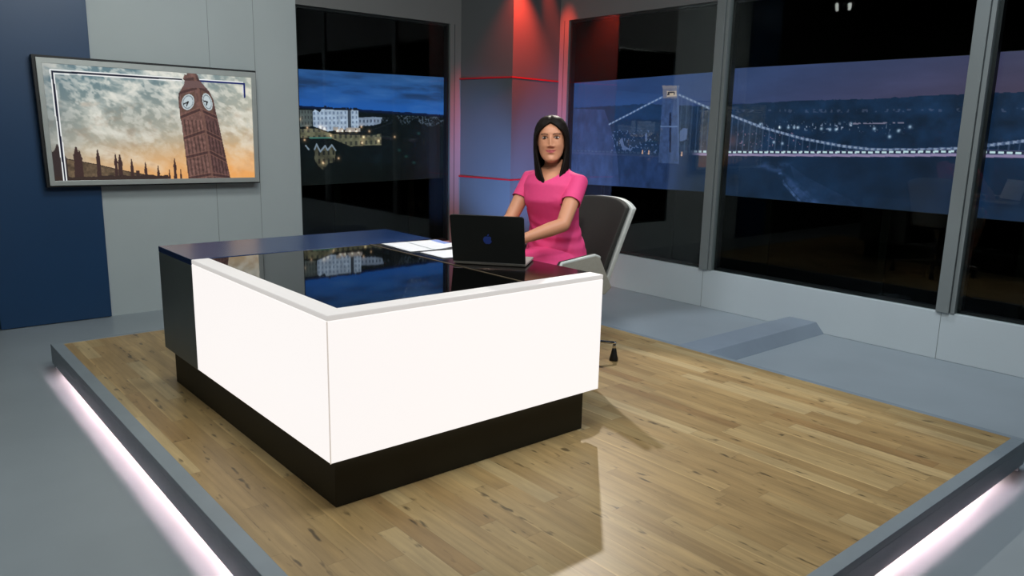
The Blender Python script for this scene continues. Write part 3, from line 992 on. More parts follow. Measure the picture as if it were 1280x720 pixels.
def paint_bridge(y, z):
    hz = interp(y, [(6.2, 1.612), (5.534, 1.636), (5.037, 1.652), (4.255, 1.622), (4.061, 1.639), (3.395, 1.661), (2.824, 1.666), (2.173, 1.691), (1.4, 1.70)])
    h = np.clip((z - hz) / 0.3, 0, 1)
    k = np.clip((5.6 - y) / 4.0, 0, 1)
    skyb = np.array([40, 72, 128.0]) * (1 - k)[..., None] + np.array([76, 64, 86.0]) * k[..., None]
    skyt = np.array([40, 70, 122.0]) * (1 - k)[..., None] + np.array([66, 66, 96.0]) * k[..., None]
    c = skyb * (1 - h)[..., None] + skyt * h[..., None]
    c = c * (0.9 + 0.2 * fbm(y * 2, z * 9, 4))[..., None]
    n = fbm(y * 9, z * 12, 5)
    land = np.array([20, 42, 70.0]) * (0.66 + 0.7 * n)[..., None]
    land = mixc(land, np.clip((y - 4.3) / .8, 0, 1) * 0.45, (38, 60, 104))
    lm = z < hz + 0.014 * (fbm(y * 26, z * 0 + 2, 3) - .5)
    c = np.where(lm[..., None], land, c)
    deck = interp(y, [(6.2, 1.165), (5.276, 1.171), (4.795, 1.178), (4.452, 1.21), (4.099, 1.217), (2.778, 1.261), (2.188, 1.288), (1.4, 1.297)])
    below = z < deck - 0.02
    lowc = np.array([17, 38, 64.0]) * (0.7 + 0.6 * fbm(y * 5, z * 6, 4))[..., None]
    lowl = np.array([36, 56, 98.0]) * (0.74 + 0.5 * fbm(y * 14, z * 9, 5))[..., None]
    kk = np.clip((y - 4.35) / .35, 0, 1)[..., None]
    c = np.where(below[..., None], lowc * (1 - kk) + lowl * kk, c)
    # cliff to the left of the tower
    cliff = inpoly(y, z, [(6.2, 1.62), (5.56, 1.60), (5.47, 1.44), (5.36, 1.16), (5.3, 0.8), (6.2, 0.8)])
    c = np.where(cliff[..., None], np.array([50, 70, 118.0]) * (0.76 + 0.46 * fbm(y * 16, z * 10, 5))[..., None], c)
    # river
    riv = inpoly(y, z, [(3.815, 1.103), (3.68, 1.171), (3.409, 1.173), (3.50, 1.09), (3.40, 1.04), (3.30, 0.97), (3.05, 0.80), (3.28, 0.80), (3.40, 0.90), (3.50, 0.99), (3.53, 1.06)])
    rn = fbm(y * 16, z * 24, 4)
    inner = np.clip(linedist(y, z, [(3.815, 1.103), (3.68, 1.171), (3.409, 1.173), (3.50, 1.09), (3.40, 1.04), (3.30, 0.97), (3.05, 0.80), (3.28, 0.80), (3.40, 0.90), (3.50, 0.99), (3.53, 1.06), (3.815, 1.103)]) / 0.035, 0, 1)
    c = mixc(c, riv * inner * np.clip((rn - .25) * 1.6, 0, 1) * .75, (70, 96, 152))
    c = mixc(c, riv * (linedist(y, z, [(3.53, 1.06), (3.50, 0.99), (3.40, 0.90), (3.28, 0.80)]) < .02) * np.clip((rn - .3) * 2, 0, 1) * .8, (96, 122, 178))
    rb = inpoly(y, z, [(3.45, 1.15), (3.3, 1.06), (2.9, 0.9), (2.75, 0.8), (3.1, 0.8), (3.38, 1.0)])
    c = mixc(c, rb * .25 * rn, (70, 96, 152))
    # town lights, wide and scattered
    zone = np.clip(1 - np.abs(z - 1.455) / 0.055, 0, 1) * np.clip((3.95 - y) * 4, 0, 1) * np.clip((y - 2.45) * 3, 0, 1)
    sp = (vnoise(y * 75, z * 75) > 0.84)
    c = mixc(c, sp * zone * 0.8, (170, 180, 210))
    zone2 = (z > deck + .05) & (z < 1.42) & (y < 4.5)
    c = mixc(c, (vnoise(y * 85 + 7, z * 85) > 0.91) * zone2 * (y > 3.3) * .8, (150, 120, 150))
    zone3 = (np.abs(z - 1.58) < .012) & (y < 4.4)
    c = mixc(c, (vnoise(y * 60, z * 60) > .72) * zone3 * .35, (120, 120, 150))
    zl = (z > 1.19) & (z < 1.40) & (y > 4.85) & (y < 5.45)
    c = mixc(c, (vnoise(y * 60, z * 60) > .80) * zl * .5, (128, 150, 205))
    for ly, lz in ((3.756, 1.47), (3.57, 1.446), (3.492, 1.447), (3.44, 1.45), (3.405, 1.448), (3.204, 1.441), (3.132, 1.436), (3.082, 1.437), (2.968, 1.481), (3.534, 1.317), (3.614, 1.325), (2.522, 1.463), (2.782, 1.447), (2.661, 1.39), (2.601, 1.434)):
        c = c + np.exp(-(np.hypot(y - ly, z - lz) / .012) ** 2)[..., None] * np.array([150, 150, 150.0])
    c = mixc(c, (np.abs(z - interp(y, [(2.55, 1.492), (2.98, 1.482)])) < .005) & (y > 2.55) & (y < 2.98) & (vnoise(y * 50, z * 30) > .45), (116, 114, 140))
    c = c + np.exp(-(np.hypot(y - 4.02, z - 1.33) / .06) ** 2)[..., None] * np.array([50, 20, 10.0])
    for P in ([(4.59, 1.40), (4.56, 1.43), (4.506, 1.425), (4.51, 1.33), (4.56, 1.31), (4.59, 1.312)], [(5.34, 1.294), (5.30, 1.33), (5.27, 1.25), (5.20, 1.22), (5.28, 1.20)], [(5.01, 1.36), (4.99, 1.385), (4.975, 1.31), (5.0, 1.29)]):
        c = mixc(c, inpoly(y, z, P) * .7, (110, 128, 178))
    # hangers
    cabR = [(4.627, 1.729), (4.443, 1.664), (4.25, 1.594), (4.091, 1.556), (3.73, 1.444), (3.363, 1.361), (3.028, 1.312), (2.781, 1.292), (2.466, 1.300), (2.191, 1.318), (2.063, 1.334), (1.782, 1.38), (1.4, 1.45)]
    cz_ = interp(y, cabR)
    hang = (np.mod(y / 0.062, 1) < 0.16) & (z < cz_) & (z > deck) & (y < 4.6)
    c = mixc(c, hang * 0.32, (110, 124, 160))
    # cables
    for P, w, col in (([(4.823, 1.713), (5.036, 1.632), (5.219, 1.558), (5.488, 1.454)], (.008), (112, 138, 186)), (cabR, .0105, (104, 122, 158))):
        d = linedist(y, z, P)
        beads = 0.62 + 0.38 * (np.mod(y / 0.045, 1) > 0.35)
        c = mixc(c, (d < w) * beads, col)
        c = mixc(c, ((d < w * .5) & (np.mod(y / 0.045, 1) > 0.5)) * .7, (164, 176, 200))
    # deck
    dm = np.abs(z - deck) < 0.024
    fade = np.clip((4.45 - y) * 8, 0, 1) * .9 + .1
    c = mixc(c, dm * fade, (76, 78, 116))
    c = mixc(c, (np.abs(z - deck + .014) < .009) * fade, (146, 132, 170))
    c = mixc(c, (np.abs(z - deck - .010) < .010) * fade, (34, 40, 66))
    c = mixc(c, ((np.abs(z - deck - .010) < .007) & (np.mod(y / 0.052, 1) > 0.35)) * fade, (200, 226, 236))
    for ly in (4.95, 5.03, 4.555):
        c = mixc(c, inpoly(y, z, [(ly - .010, 1.175), (ly - .004, 1.215), (ly + .004, 1.215), (ly + .010, 1.175)]), (214, 170, 150))
    # stone tower
    T = [(4.836, 1.818), (4.629, 1.812), (4.636, 1.786), (4.637, 1.705), (4.624, 1.695), (4.583, 1.10), (4.825, 1.10), (4.822, 1.698), (4.815, 1.708), (4.824, 1.791)]
    tm = inpoly(y, z, T)
    tcol = np.array([58, 78, 122.0]) * (0.82 + 0.36 * fbm(y * 30, z * 30, 3))[..., None]
    tcol = mixc(tcol, z > 1.70, (112, 112, 132))
    tcol = mixc(tcol, z > 1.79, (128, 124, 136))
    tcol = mixc(tcol, segdist(y, z, (4.717, 1.56), (4.691, 1.212)) < .012, (28, 36, 66))
    tcol = mixc(tcol, segdist(y, z, (4.822, 1.441), (4.60, 1.443)) < .006, (100, 122, 166))
    tcol = mixc(tcol, np.abs(y - (4.64 - 0.05 * (1.7 - z) / .5)) < .010, (80, 100, 144))
    c = np.where(tm[..., None], tcol, c)
    ho = [(4.775, 1.765), (4.662, 1.766), (4.655, 1.716), (4.770, 1.712)]
    c = mixc(c, inpoly(y, z, ho), (186, 170, 160))
    c = mixc(c, inpoly(y, z, [(4.765, 1.758), (4.680, 1.758), (4.680, 1.728), (4.765, 1.726)]), (52, 50, 62))
    c = mixc(c, inpoly(y, z, [(4.74, 1.745), (4.69, 1.745), (4.69, 1.728), (4.74, 1.728)]), (200, 180, 160))
    return c


def video_screen(label, quad, axis, nx, ny, paint, m):
    s = thing('video_screen', label, 'screen', group='video screens behind the windows')
    P = [Vector(p) for p in quad]
    c0 = sum(P, Vector()) / 4
    s.location = c0
    e = Vector((0, 0.012, 0)) if axis == 'y' else Vector((0.012, 0, 0))
    bm = bmesh.new()
    grow = [c0 + (p - c0) * 1.006 for p in P]
    a = [bm.verts.new(p - c0 + e * 0.1) for p in grow]
    b = [bm.verts.new(p - c0 + e * 5) for p in grow]
    bm.faces.new(a); bm.faces.new(b[::-1])
    for i in range(4):
        bm.faces.new((a[i], a[(i + 1) % 4], b[(i + 1) % 4], b[i]))
    obj('case', bm, M_tvblack, s)
    # stand down to the floor
    z0 = min(p.z for p in P)
    ax = Vector((1, 0, 0)) if axis == 'y' else Vector((0, 1, 0))
    for k in (-0.25, 0.25):
        bm = bmesh.new()
        w = ((P[1] - P[0]).length) * k
        lo = ax * w - ax * 0.03 + e * 2
        hi = ax * w + ax * 0.03 + e * 4.5
        box(bm, (lo.x, lo.y, ZF - c0.z), (hi.x, hi.y, z0 - c0.z + 0.1))
        obj('stand', bm, M_void, s)
    pc = picture('screen_picture', quad, nx, ny, paint, (0, 2) if axis == 'y' else (1, 2), m, None)
    pc.parent = s
    pc.matrix_parent_inverse = Matrix.Translation(-c0)
    return s


M_city = picture_mat('city_picture', 1.0)
M_bridge = picture_mat('bridge_picture', 1.0)
GY, BX = 6.81, 5.93
video_screen('video screen behind the left window showing white terraces under a dusk sky',
             [(3.16, GY, 1.878), (4.857, GY, 1.897), (4.858, GY, 0.864), (3.16, GY, 0.827)], 'y', 400, 240, paint_city, M_city)
video_screen('video screen behind the window nearest the pillar showing the bridge tower',
             [(BX, 6.083, 1.874), (BX, 4.215, 1.919), (BX, 4.173, 0.867), (BX, 6.025, 0.827)], 'x', 420, 240, paint_bridge, M_bridge)
video_screen('video screen showing the middle of the lit bridge deck over a river valley',
             [(BX, 4.114, 1.94), (BX, 2.115, 1.946), (BX, 2.159, 0.857), (BX, 4.112, 0.85)], 'x', 440, 240, paint_bridge, M_bridge)
video_screen('video screen past the last mullion showing the rising end of the bridge cable',
             [(BX, 2.045, 1.957), (BX, 0.6, 1.957), (BX, 0.6, 0.857), (BX, 2.070, 0.851)], 'x', 340, 240, paint_bridge, M_bridge)

# ------------------------------------------------------------------ studio lamps in the grid (seen mirrored in the glass)
def grid_lamp(loc, label):
    t = thing('ceiling_studio_lamp', label, 'lamp', loc, rad(-27.5))
    obj('housing', boxes(((-0.27, -0.15, 0.045), (0.27, 0.15, 0.13))), M_lampbody, t)
    for y in (-0.085, 0.085):
        obj('tube', tube(bmesh.new(), [(-0.24, y, 0.022), (0.24, y, 0.022)], [0.022, 0.022], 10), M_lamptube, t, smooth=True)
    obj('hanger', tube(bmesh.new(), [(0, 0, 0.11), (0, 0, ZC - loc[2])], [0.015, 0.015], 8), M_lampbody, t)
    return t


grid_lamp((0.25, 5.98, 3.22), 'ceiling twin tube lamp mirrored as two bright dashes high in the middle window')
# ------------------------------------------------------------------ office chair (facing -X)
ch = thing('office_chair', 'swivel office chair with charcoal upholstery and pale grey shell under the seated woman', 'chair', (3.052, 3.175, 0), 0)
SZ = 0.555
# seat cushion
bm = bmesh.new()
n = 20
for lvl in range(3):
    pass
prof = [(0.90, SZ - 0.075), (1.0, SZ - 0.05), (1.0, SZ - 0.02), (0.95, SZ - 0.004), (0.6, SZ), (0.0, SZ)]
rings = []
for s, z in prof:
    ring = []
    for k in range(40):
        a = 2 * math.pi * k / 40
        ca, sa = math.cos(a), math.sin(a)
        x = (abs(ca) ** 0.5) * math.copysign(0.235, ca)
        y = (abs(sa) ** 0.5) * math.copysign(0.245, sa)
        ring.append(bm.verts.new((x * s - 0.06, y * s, z)) if s > 0 else None)
    rings.append(ring)
for a, b in zip(rings[:-2], rings[1:-1]):
    for k in range(40):
        bm.faces.new((a[k], a[(k + 1) % 40], b[(k + 1) % 40], b[k]))
bm.faces.new(rings[0][::-1])
bm.faces.new(rings[-2])
obj('seat', bm, M_uph, ch, smooth=True)


def back_sheet(off, hw0, hw1, z0, z1, thick, rad_top, wrap=0.10):
    """curved back: s across, t up; leaning back towards +X"""
    bm = bmesh.new()
    ns, nt_ = 24, 18
    F = []
    for side in (0, 1):
        G = []
        for j in range(nt_ + 1):
            t = j / nt_
            row = []
            for i in range(ns + 1):
                s = -1 + 2 * i / ns
                hw = hw0 + (hw1 - hw0) * t
                zt = z1 - rad_top * abs(s) ** 3.0
                z = z0 + (zt - z0) * t
                x = 0.198 + 0.150 * t ** 1.1 - wrap * s * s * (1.0 - 0.25 * t) + off + side * thick
                row.append(bm.verts.new((x, s * hw, z)))
            G.append(row)
        F.append(G)
    for side in (0, 1):
        G = F[side]
        for j in range(nt_):
            for i in range(ns):
                bm.faces.new((G[j][i], G[j][i + 1], G[j + 1][i + 1], G[j + 1][i]))
    A, B2 = F
    for i in range(ns):
        bm.faces.new((A[0][i], A[0][i + 1], B2[0][i + 1], B2[0][i])); bm.faces.new((A[nt_][i], A[nt_][i + 1], B2[nt_][i + 1], B2[nt_][i]))
    for j in range(nt_):
        bm.faces.new((A[j][0], A[j + 1][0], B2[j + 1][0], B2[j][0])); bm.faces.new((A[j][ns], A[j + 1][ns], B2[j + 1][ns], B2[j][ns]))
    return bm


obj('backrest', back_sheet(0.0, 0.225, 0.258, 0.53, 1.005, 0.035, 0.045), M_uph, ch, smooth=True, bevel=0.008, seg=3)
obj('back_shell', back_sheet(0.036, 0.240, 0.274, 0.505, 1.003, 0.034, 0.048), M_shell, ch, smooth=True, bevel=0.003)
# side wings that carry the arms
for sgn in (-1, 1):
    P = [(-0.235, 0.50), (-0.268, 0.640), (-0.230, 0.690), (0.02, 0.712), (0.055, 0.698), (0.16, 0.52), (0.11, 0.485)]
    def wing(P, y0, y1):
        bm = bmesh.new()
        a = [bm.verts.new((x, sgn * y0, z)) for x, z in P]
        b = [bm.verts.new((x, sgn * y1, z)) for x, z in P]
        bm.faces.new(a); bm.faces.new(b[::-1])
        for i in range(len(P)):
            j = (i + 1) % len(P)
            bm.faces.new((a[i], a[j], b[j], b[i]))
        return bm
    wg = obj('side_wing', wing(P, 0.262, 0.280), M_wing, ch, bevel=0.004)
    c_ = Vector((-0.06, 0.60, 0))
    out2 = [((x - c_.x) * 1.035 + c_.x, (z - c_.y) * 1.07 + c_.y) for x, z in P]
    in2 = [((x - c_.x) * 0.955 + c_.x, (z - c_.y) * 0.93 + c_.y) for x, z in P]
    bm = tube(bmesh.new(), [(x, sgn * 0.271, z) for x, z in P[:5]], [0.010] * 5, 10)
    obj('wing_edge', bm, M_shell, wg, smooth=True)['label'] = 'pale rounded edge of the side wing'
    bm = tube(bmesh.new(), [(x, sgn * 0.255, z) for x, z in P[1:5]], [0.010] * 4, 10)
    obj('wing_pad', bm, M_uph, wg, smooth=True)
# pedestal
obj('column', lathe([(0.034, 0.10), (0.034, 0.30), (0.024, 0.305), (0.024, 0.44), (0.09, 0.455), (0.16, 0.48)], 24, None, (0.06, 0.035, 0)), M_chrome, ch, smooth=True)
for k in range(4):
    a = rad(-21 + 90 * k)
    R4 = Matrix.Translation((0.06, 0.035, 0)) @ Matrix.Rotation(a, 4, 'Z')
    bm = bmesh.new()
    tube(bm, [(0.0, 0, 0.150), (0.16, 0, 0.142), (0.30, 0, 0.124), (0.376, 0, 0.112)], [(0.026, 0.016), (0.021, 0.013), (0.016, 0.010), (0.013, 0.009)], 12)
    bmesh.ops.transform(bm, matrix=R4, verts=bm.verts)
    lg = obj('leg', bm, M_chrome, ch, smooth=True)
    bm = lathe([(0.026, 0.001), (0.027, 0.012), (0.020, 0.040), (0.014, 0.072), (0.013, 0.076)], 16, None, (0.06 + 0.375 * math.cos(a), 0.035 + 0.375 * math.sin(a), 0))
    obj('glide', bm, M_rubber, lg, smooth=True)
    bm = lathe([(0.011, 0.07), (0.011, 0.118)], 12, None, (0.06 + 0.375 * math.cos(a), 0.035 + 0.375 * math.sin(a), 0))
    obj('pin', bm, M_chrome, lg, smooth=True)

# ------------------------------------------------------------------ the seated woman
PO, PA = Vector((3.03, 3.17, 0)), rad(195)
per = thing('person', 'woman with long dark hair in a short sleeved pink dress, typing at the desk', 'person', PO, PA)
Rp = Matrix.Rotation(PA, 3, 'Z')
def loc_(w):
    return Rp.transposed() @ (Vector(w) - PO)

# head in its own frame: x forward, y left, z up, then turned to the camera
HC = Vector((0.085, 0.0, 1.328))
HR = Matrix.Rotation(rad(29), 3, 'Z') @ Matrix.Rotation(rad(2), 3, 'Y') @ Matrix.Rotation(rad(2.5), 3, 'X')
HS = 1.03
ts = [-1.0, -.95, -.86, -.72, -.55, -.35, -.1, .15, .4, .6, .78, .9, .97, 1.0]
hw = [.012, .026, .0400, .0530, .0620, .068, .0705, .0715, .0715, .067, .054, .037, .020, .004]
hf = [.072, .084, .088, .087, .087, .0875, .088, .0895, .090, .082, .062, .040, .021, .004]
hb = [-.045, -.035, -.02, .01, .045, .070, .088, .097, .098, .090, .068, .044, .022, .004]


def head_surface(t, phi):
    w = np.interp(t, ts, hw); f = np.interp(t, ts, hf); b = np.interp(t, ts, hb)
    c, a = (f - b) / 2, (f + b) / 2
    cp, sp_ = math.cos(phi), math.sin(phi)
    e = 0.9
    x = c + a * math.copysign(abs(cp) ** e, cp)
    y = w * math.copysign(abs(sp_) ** e, sp_)
    z = 0.113 * t
    if cp > 0:
        g = lambda v, m, s: math.exp(-((v - m) / s) ** 2)
        ay = abs(y)
        d = 0.0
        if z > -0.024:
            amp = 0.004 + 0.017 * max(0.0, min(1.0, (0.030 - z) / 0.052))
            d += amp * g(y, 0, 0.0085 + 0.003 * max(0, (0.01 - z) / .04)) * (1.0 if z < 0.022 else g(z, 0.022, 0.012))
        else:
            d += 0.021 * g(y, 0, 0.0125) * g(z, -0.024, 0.0080)
        d += 0.007 * g(ay, 0.0145, 0.006) * g(z, -0.026, 0.007)
        d -= 0.0085 * g(ay, 0.031, 0.015) * g(z, 0.017, 0.011)
        d += 0.003 * g(ay, 0.03, 0.02) * g(z, 0.036, 0.007)
        d += 0.007 * g(ay, 0.040, 0.017) * g(z, -0.024, 0.018)
        d += 0.0050 * g(y, 0, 0.019) * g(z, -0.0475, 0.0040)
        d += 0.0060 * g(y, 0, 0.016) * g(z, -0.0580, 0.0046)
        d -= 0.003 * g(y, 0, 0.026) * g(z, -0.0525, 0.0022)
        d -= 0.003 * g(y, 0, 0.016) * g(z, -0.071, 0.006)
        d += 0.006 * g(y, 0, 0.018) * g(z, -0.094, 0.014)
        x += d * min(1.0, cp * 1.6)
    return x, y, z


def h2p(p):
    return HC + HR @ (Vector(p) * HS)


bm = bmesh.new()
NT, NP = 90, 120
rings = []
for j in range(NT + 1):
    t = -1 + 2 * j / NT
    rings.append([bm.verts.new(h2p(head_surface(t, 2 * math.pi * k / NP))) for k in range(NP)])
for a, b in zip(rings[:-1], rings[1:]):
    for k in range(NP):
        bm.faces.new((a[k], a[(k + 1) % NP], b[(k + 1) % NP], b[k]))
bm.faces.new(rings[0][::-1]); bm.faces.new(rings[-1])
for s in (-1, 1):
    ellipsoid(bm, h2p((-0.004, s * 0.073, 0.002)), (0.018, 0.008, 0.032), 14, 10, HR)
# neck and trunk
TOR = [(0.02, .585, .165, .115), (0.0, .64, .188, .128), (0.0, .72, .176, .118), (0.015, .80, .152, .104), (0.03, .87, .141, .098), (0.05, .95, .148, .108), (0.072, 1.02, .156, .122), (0.070, 1.075, .158, .106), (0.055, 1.115, .148, .085), (0.045, 1.150, .108, .066), (0.042, 1.185, .066, .056)]
tube(bm, [(x, 0, z) for x, z, w, d in TOR], [(w, d) for x, z, w, d in TOR], 32)
tube(bm, [(0.035, 0, 1.14), (0.045, 0, 1.19), h2p((-0.012, 0, -0.085)), h2p((-0.012, 0, -0.04))], [.060, .048, .045, .046], 24)
# arms
shoulder = {1: Vector((0.045, 0.155, 1.105)), -1: Vector((0.045, -0.155, 1.108))}
elbow = {1: loc_((2.830, 2.915, 0.895)), -1: loc_((2.790, 3.300, 0.885))}
wrist = {1: loc_((2.560, 2.945, 0.832)), -1: loc_((2.535, 3.185, 0.826))}
kn = {1: loc_((2.465, 2.972, 0.801)), -1: loc_((2.455, 3.115, 0.797))}
for s in (1, -1):
    S0, E0, W0 = shoulder[s], elbow[s], wrist[s]
    tube(bm, [Vector((0.045, s * 0.08, 1.118)), S0, S0.lerp(E0, .35), S0.lerp(E0, .75), E0], [.046, .047, .0440, .0400, .0370], 20, side=(0.3, 1, 0.2))
    tube(bm, [E0, E0.lerp(W0, .3), E0.lerp(W0, .7), W0], [.0375, .0385, .030, .0245], 20, side=(0.3, 1, 0.2))
    K = kn[s]
    dirn = (K - W0).normalized()
    acr = Vector((0, 0, 1)).cross(dirn).normalized()      # to the left of the hand
    tube(bm, [W0, W0.lerp(K, .5), K], [(.026, .019), (.034, .016), (.039, .0135)], 16, side=acr)
    # fingers: four curled on the keys, thumb from the side of the palm
    for f, (off, ln) in enumerate(((-0.030, .066), (-0.010, .076), (0.010, .081), (0.030, .074))):
        o_ = off * (-s)                                    # little finger outside
        b0 = K + acr * o_ - dirn * .004
        b1 = b0 + dirn * ln * .46 + acr * o_ * .10 + Vector((0, 0, .004))
        b2 = b1 + dirn * ln * .30 + Vector((0, 0, -.014))
        b3 = b2 + dirn * ln * .20 + Vector((0, 0, -.017))
        tube(bm, [b0, b1, b2, b3], [.0092, .0083, .0075, .0066], 10, side=acr)
    b0 = W0.lerp(K, .35) - acr * .022 * s
    b1 = b0 + dirn * .034 - acr * .020 * s + Vector((0, 0, -.008))
    b2 = b1 + dirn * .030 - acr * .006 * s + Vector((0, 0, -.010))
    tube(bm, [b0, b1, b2], [.013, .0105, .0085], 10, side=(0, 0, 1))
# legs, bent at hip and knee, feet under the desk
hip = {s: Vector((0.02, s * 0.09, 0.640)) for s in (1, -1)}
knee = {1: Vector((0.43, 0.085, 0.625)), -1: Vector((0.43, -0.085, 0.625))}
ank = {1: Vector((0.30, 0.075, 0.123)), -1: Vector((0.30, -0.075, 0.123))}
for s in (1, -1):
    tube(bm, [hip[s], hip[s].lerp(knee[s], .5), knee[s]], [.082, .074, .056], 20)
    tube(bm, [knee[s], knee[s].lerp(ank[s], .3), knee[s].lerp(ank[s], .7), ank[s]], [.054, .055, .040, .032], 20)
    A = ank[s]
    tube(bm, [A + Vector((-.025, 0, -.03)), A + Vector((.05, 0, -.05)), A + Vector((.12, 0, -.085)), A + Vector((.175, 0, -.092))], [(.028, .032), (.034, .026), (.038, .016), (.028, .011)], 16)
body_me = voxel(bm, 0.0034, 3, 0.5)
co = mesh_cos(body_me)
HRn = np.array(HR); hp = (co - np.array(HC)) @ HRn / HS          # back to head frame
skin = srgb((192, 134, 103))
lip = srgb((178, 84, 88)); brow = srgb((66, 46, 36)); lash = srgb((38, 27, 24))
rgb = np.repeat(skin[None], len(co), 0)
front = hp[:, 0] > 0.05
def blend(mask, colr):
    global rgb
    m_ = np.clip(mask, 0, 1)[:, None]
    rgb = rgb * (1 - m_) + np.asarray(colr)[None] * m_
ay = np.abs(hp[:, 1])
lipz = 0.0092 - 9.0 * hp[:, 1] ** 2
blend(front * (hp[:, 0] > .07) * np.clip((lipz - np.abs(hp[:, 2] + 0.0525 - 7.0 * hp[:, 1] ** 2)) / .002, 0, 1) * (ay < .028), lip)
blend(front * (hp[:, 0] > .07) * np.clip((.0014 - np.abs(hp[:, 2] + 0.0525 - 8.0 * hp[:, 1] ** 2)) / .001, 0, 1) * (ay < .029), srgb((96, 42, 42)))
bz = 0.0340 + 0.004 * np.sin((ay - .014) / .036 * math.pi)
blend(front * np.clip((.0034 - np.abs(hp[:, 2] - bz)) / .0016, 0, 1) * (ay > .013) * (ay < .052), brow)
ez = 0.0165 + 0.0056 * np.sqrt(np.clip(1 - ((ay - .031) / .0165) ** 2, 0, 1))
blend(front * np.clip((.0028 - np.abs(hp[:, 2] - ez)) / .0012, 0, 1) * (np.abs(ay - .031) < .0165), lash)
set_attr(body_me, 'tint', rgb)
mobj('body', body_me, M_skin, per, smooth=True)

# eyes
for s in (1, -1):
    cpos = h2p((0.0745, s * 0.031, 0.0165))
    bm = bmesh.new()
    bmesh.ops.create_uvsphere(bm, u_segments=32, v_segments=24, radius=1.0, matrix=Matrix.Translation(cpos) @ HR.to_4x4() @ Matrix.Diagonal((0.0108, 0.0148, 0.0054, 1)))
    me = bpy.data.meshes.new('eye')
    bm.to_mesh(me); bm.free()
    q = (mesh_cos(me) - np.array(cpos)) @ HRn
    r = np.hypot(q[:, 1], q[:, 2])
    c = np.repeat(srgb((186, 174, 166))[None], len(q), 0)
    c[(r < .0068) & (q[:, 0] > 0)] = srgb((44, 28, 22))
    c[(r < .003) & (q[:, 0] > 0)] = srgb((10, 8, 8))
    set_attr(me, 'tint', c)
    mobj('eye', me, M_eye, per, smooth=True)

# hair: parted curtain falling past the shoulders
bm = bmesh.new()
NP2, NT2 = 96, 56
zt = [0.133, 0.128, 0.115, 0.09, 0.06, 0.03, 0.0, -0.03, -0.06, -0.10, -0.14, -0.18, -0.215]
hwid = [0.004, 0.032, 0.056, 0.077, 0.0885, 0.0945, 0.097, 0.098, 0.0975, 0.096, 0.094, 0.089, 0.080]
hfro = [0.004, 0.034, 0.062, 0.084, 0.095, 0.097, 0.095, 0.092, 0.088, 0.087, 0.092, 0.100, 0.104]
hbak = [0.004, 0.040, 0.072, 0.098, 0.112, 0.118, 0.120, 0.118, 0.114, 0.110, 0.108, 0.104, 0.096]
opn = [(0.133, 0), (0.102, 0), (0.094, 6), (0.086, 13), (0.07, 26), (0.045, 43), (0.02, 53), (0.0, 56), (-0.04, 56), (-0.08, 50), (-0.12, 41), (-0.17, 31), (-0.215, 22)]
Zs = list(np.linspace(0.133, -0.215, NT2 + 1))
zz_, ww_, ff_, bb_ = zt[::-1], hwid[::-1], hfro[::-1], hbak[::-1]
oz, oo = [p[0] for p in opn][::-1], [p[1] for p in opn][::-1]
grid = []
for z in Zs:
    row = []
    o0 = np.interp(z, oz, oo)
    w = np.interp(z, zz_, ww_); f = np.interp(z, zz_, ff_); b = np.interp(z, zz_, bb_)
    for k in range(NP2 + 1):
        ph = rad(o0 + (360 - 2 * o0) * k / NP2)
        cp, sp_ = math.cos(ph), math.sin(ph)
        cc, aa = (f - b) / 2, (f + b) / 2
        lock = 1 + 0.012 * math.sin(k * 1.9 + 3 * math.sin(k * .37)) * min(1, max(0, (0.12 - z) / .1))
        x = cc + aa * math.copysign(abs(cp) ** .92, cp) * lock
        y = w * math.copysign(abs(sp_) ** .92, sp_) * lock
        part = math.exp(-(y / 0.008) ** 2) * (0.004 if (z > 0.08 and cp > -0.3) else 0)
        zz2 = z - part + (-0.010 * abs(math.sin(k * .8)) if z < -0.205 else 0)
        row.append(bm.verts.new(h2p((x, y, zz2))))
    grid.append(row)
for a, b in zip(grid[:-1], grid[1:]):
    for k in range(NP2):
        bm.faces.new((a[k], b[k], b[k + 1], a[k + 1]))
bm.faces.new(grid[0][:-1])
bmesh.ops.remove_doubles(bm, verts=bm.verts, dist=0.0004)
ho = obj('hair', bm, M_hair, per, smooth=True)
sm = ho.modifiers.new('thick', 'SOLIDIFY'); sm.thickness = 0.016; sm.offset = -1
sm = ho.modifiers.new('soft', 'SUBSURF'); sm.levels = 1; sm.render_levels = 1

# dress: trunk, sleeves and skirt in one continuous cloth
bm = bmesh.new()
tube(bm, [(x, 0, z) for x, z, w, d in TOR], [(w, d) for x, z, w, d in TOR], 40)
for s in (1, -1):
    S0, E0 = shoulder[s], elbow[s]
    tube(bm, [Vector((0.045, s * 0.08, 1.118)), S0, S0.lerp(E0, .35), S0.lerp(E0, .75)], [.046, .047, .0455, .043], 24, side=(0.3, 1, 0.2))
    ellipsoid(bm, (0.104, s * 0.066, 1.012), (.072, .068, .072), 24, 16)
tube(bm, [(-.03, 0, .645), (0.08, 0, .648), (0.20, 0, .645), (0.32, 0, .638), (0.50, 0, .63)], [(.182, .088), (.182, .088), (.170, .082), (.156, .074), (.140, .062)], 32, side=(0, 1, 0), cap=False)
dm_ = voxel(bm, 0.0045, 12, 0.5)
bm = bmesh.new()
bm.from_mesh(dm_)
bm.normal_update()
for v in bm.verts:
    v.co += v.normal * 0.0085
dead = []
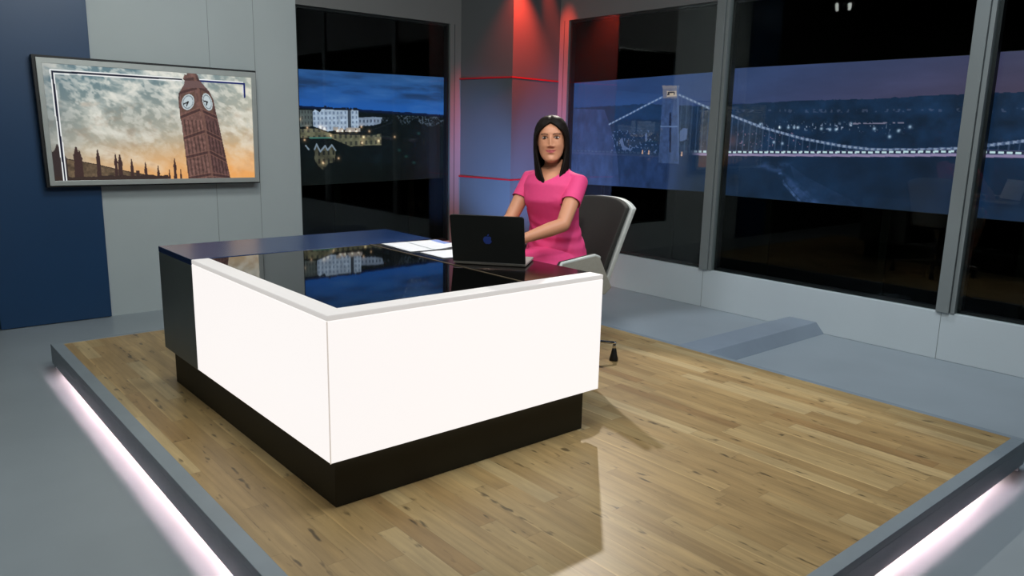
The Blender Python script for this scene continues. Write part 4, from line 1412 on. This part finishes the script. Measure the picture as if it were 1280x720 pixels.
for v in bm.verts:
    x, y, z = v.co
    kill = z > 1.167 - 0.27 * (x + 0.03) + 5.0 * y * y and abs(y) < 0.11 and z > 1.09      # round neckline
    kill = kill or x > 0.405                                                                # hem at the knees
    if not kill:
        S0, E0 = shoulder[1 if y > 0 else -1], elbow[1 if y > 0 else -1]
        dv = E0 - S0
        t = (v.co - S0).dot(dv) / dv.length_squared
        if t > 0.50 and (v.co - S0 - dv * t).length < 0.0560:
            kill = True                                                                     # sleeve end
    if kill:
        dead.append(v)
bmesh.ops.delete(bm, geom=dead, context='VERTS')
for _ in range(9):
    be = [v for v in bm.verts if v.is_boundary]
    bmesh.ops.smooth_vert(bm, verts=be, factor=0.5, use_axis_x=True, use_axis_y=True, use_axis_z=True)
bm.to_mesh(dm_)
bm.free()
dm_.update()
dc = mesh_cos(dm_)
# cloth folds across the hip and waist
nx_ = np.empty(len(dc) * 3, np.float32)
dm_.vertices.foreach_get('normal', nx_)
nx_ = nx_.reshape(-1, 3)
wv = np.sin(dc[:, 2] * 95 + 7 * np.sin(dc[:, 0] * 9 + dc[:, 1] * 6)) * np.exp(-((dc[:, 2] - .80) / .085) ** 2) * .0032
wv += np.sin(dc[:, 0] * 38 + dc[:, 1] * 30 + dc[:, 2] * 30) * np.exp(-((dc[:, 2] - 1.07) / .05) ** 2) * np.clip((np.abs(dc[:, 1]) - .09) * 14, 0, 1) * .0022
dc2 = dc + nx_ * wv[:, None]
dm_.vertices.foreach_set('co', dc2.astype(np.float32).ravel())
dm_.update()
do_ = mobj('dress', dm_, M_dress, per, smooth=True)
sm = do_.modifiers.new('thick', 'SOLIDIFY'); sm.thickness = 0.004; sm.offset = -1
# shoes
for s in (1, -1):
    A = ank[s]
    bm = bmesh.new()
    tube(bm, [A + Vector((-.045, 0, -.055)), A + Vector((.03, 0, -.075)), A + Vector((.10, 0, -.098)), A + Vector((.165, 0, -.100)), A + Vector((.195, 0, -.103))], [(.026, .022), (.034, .022), (.042, .020), (.036, .016), (.018, .010)], 18)
    tube(bm, [A + Vector((-.048, 0, -.07)), A + Vector((-.050, 0, -.107))], [.016, .009], 12)
    obj('shoe', bm, M_shoe, per, smooth=True)
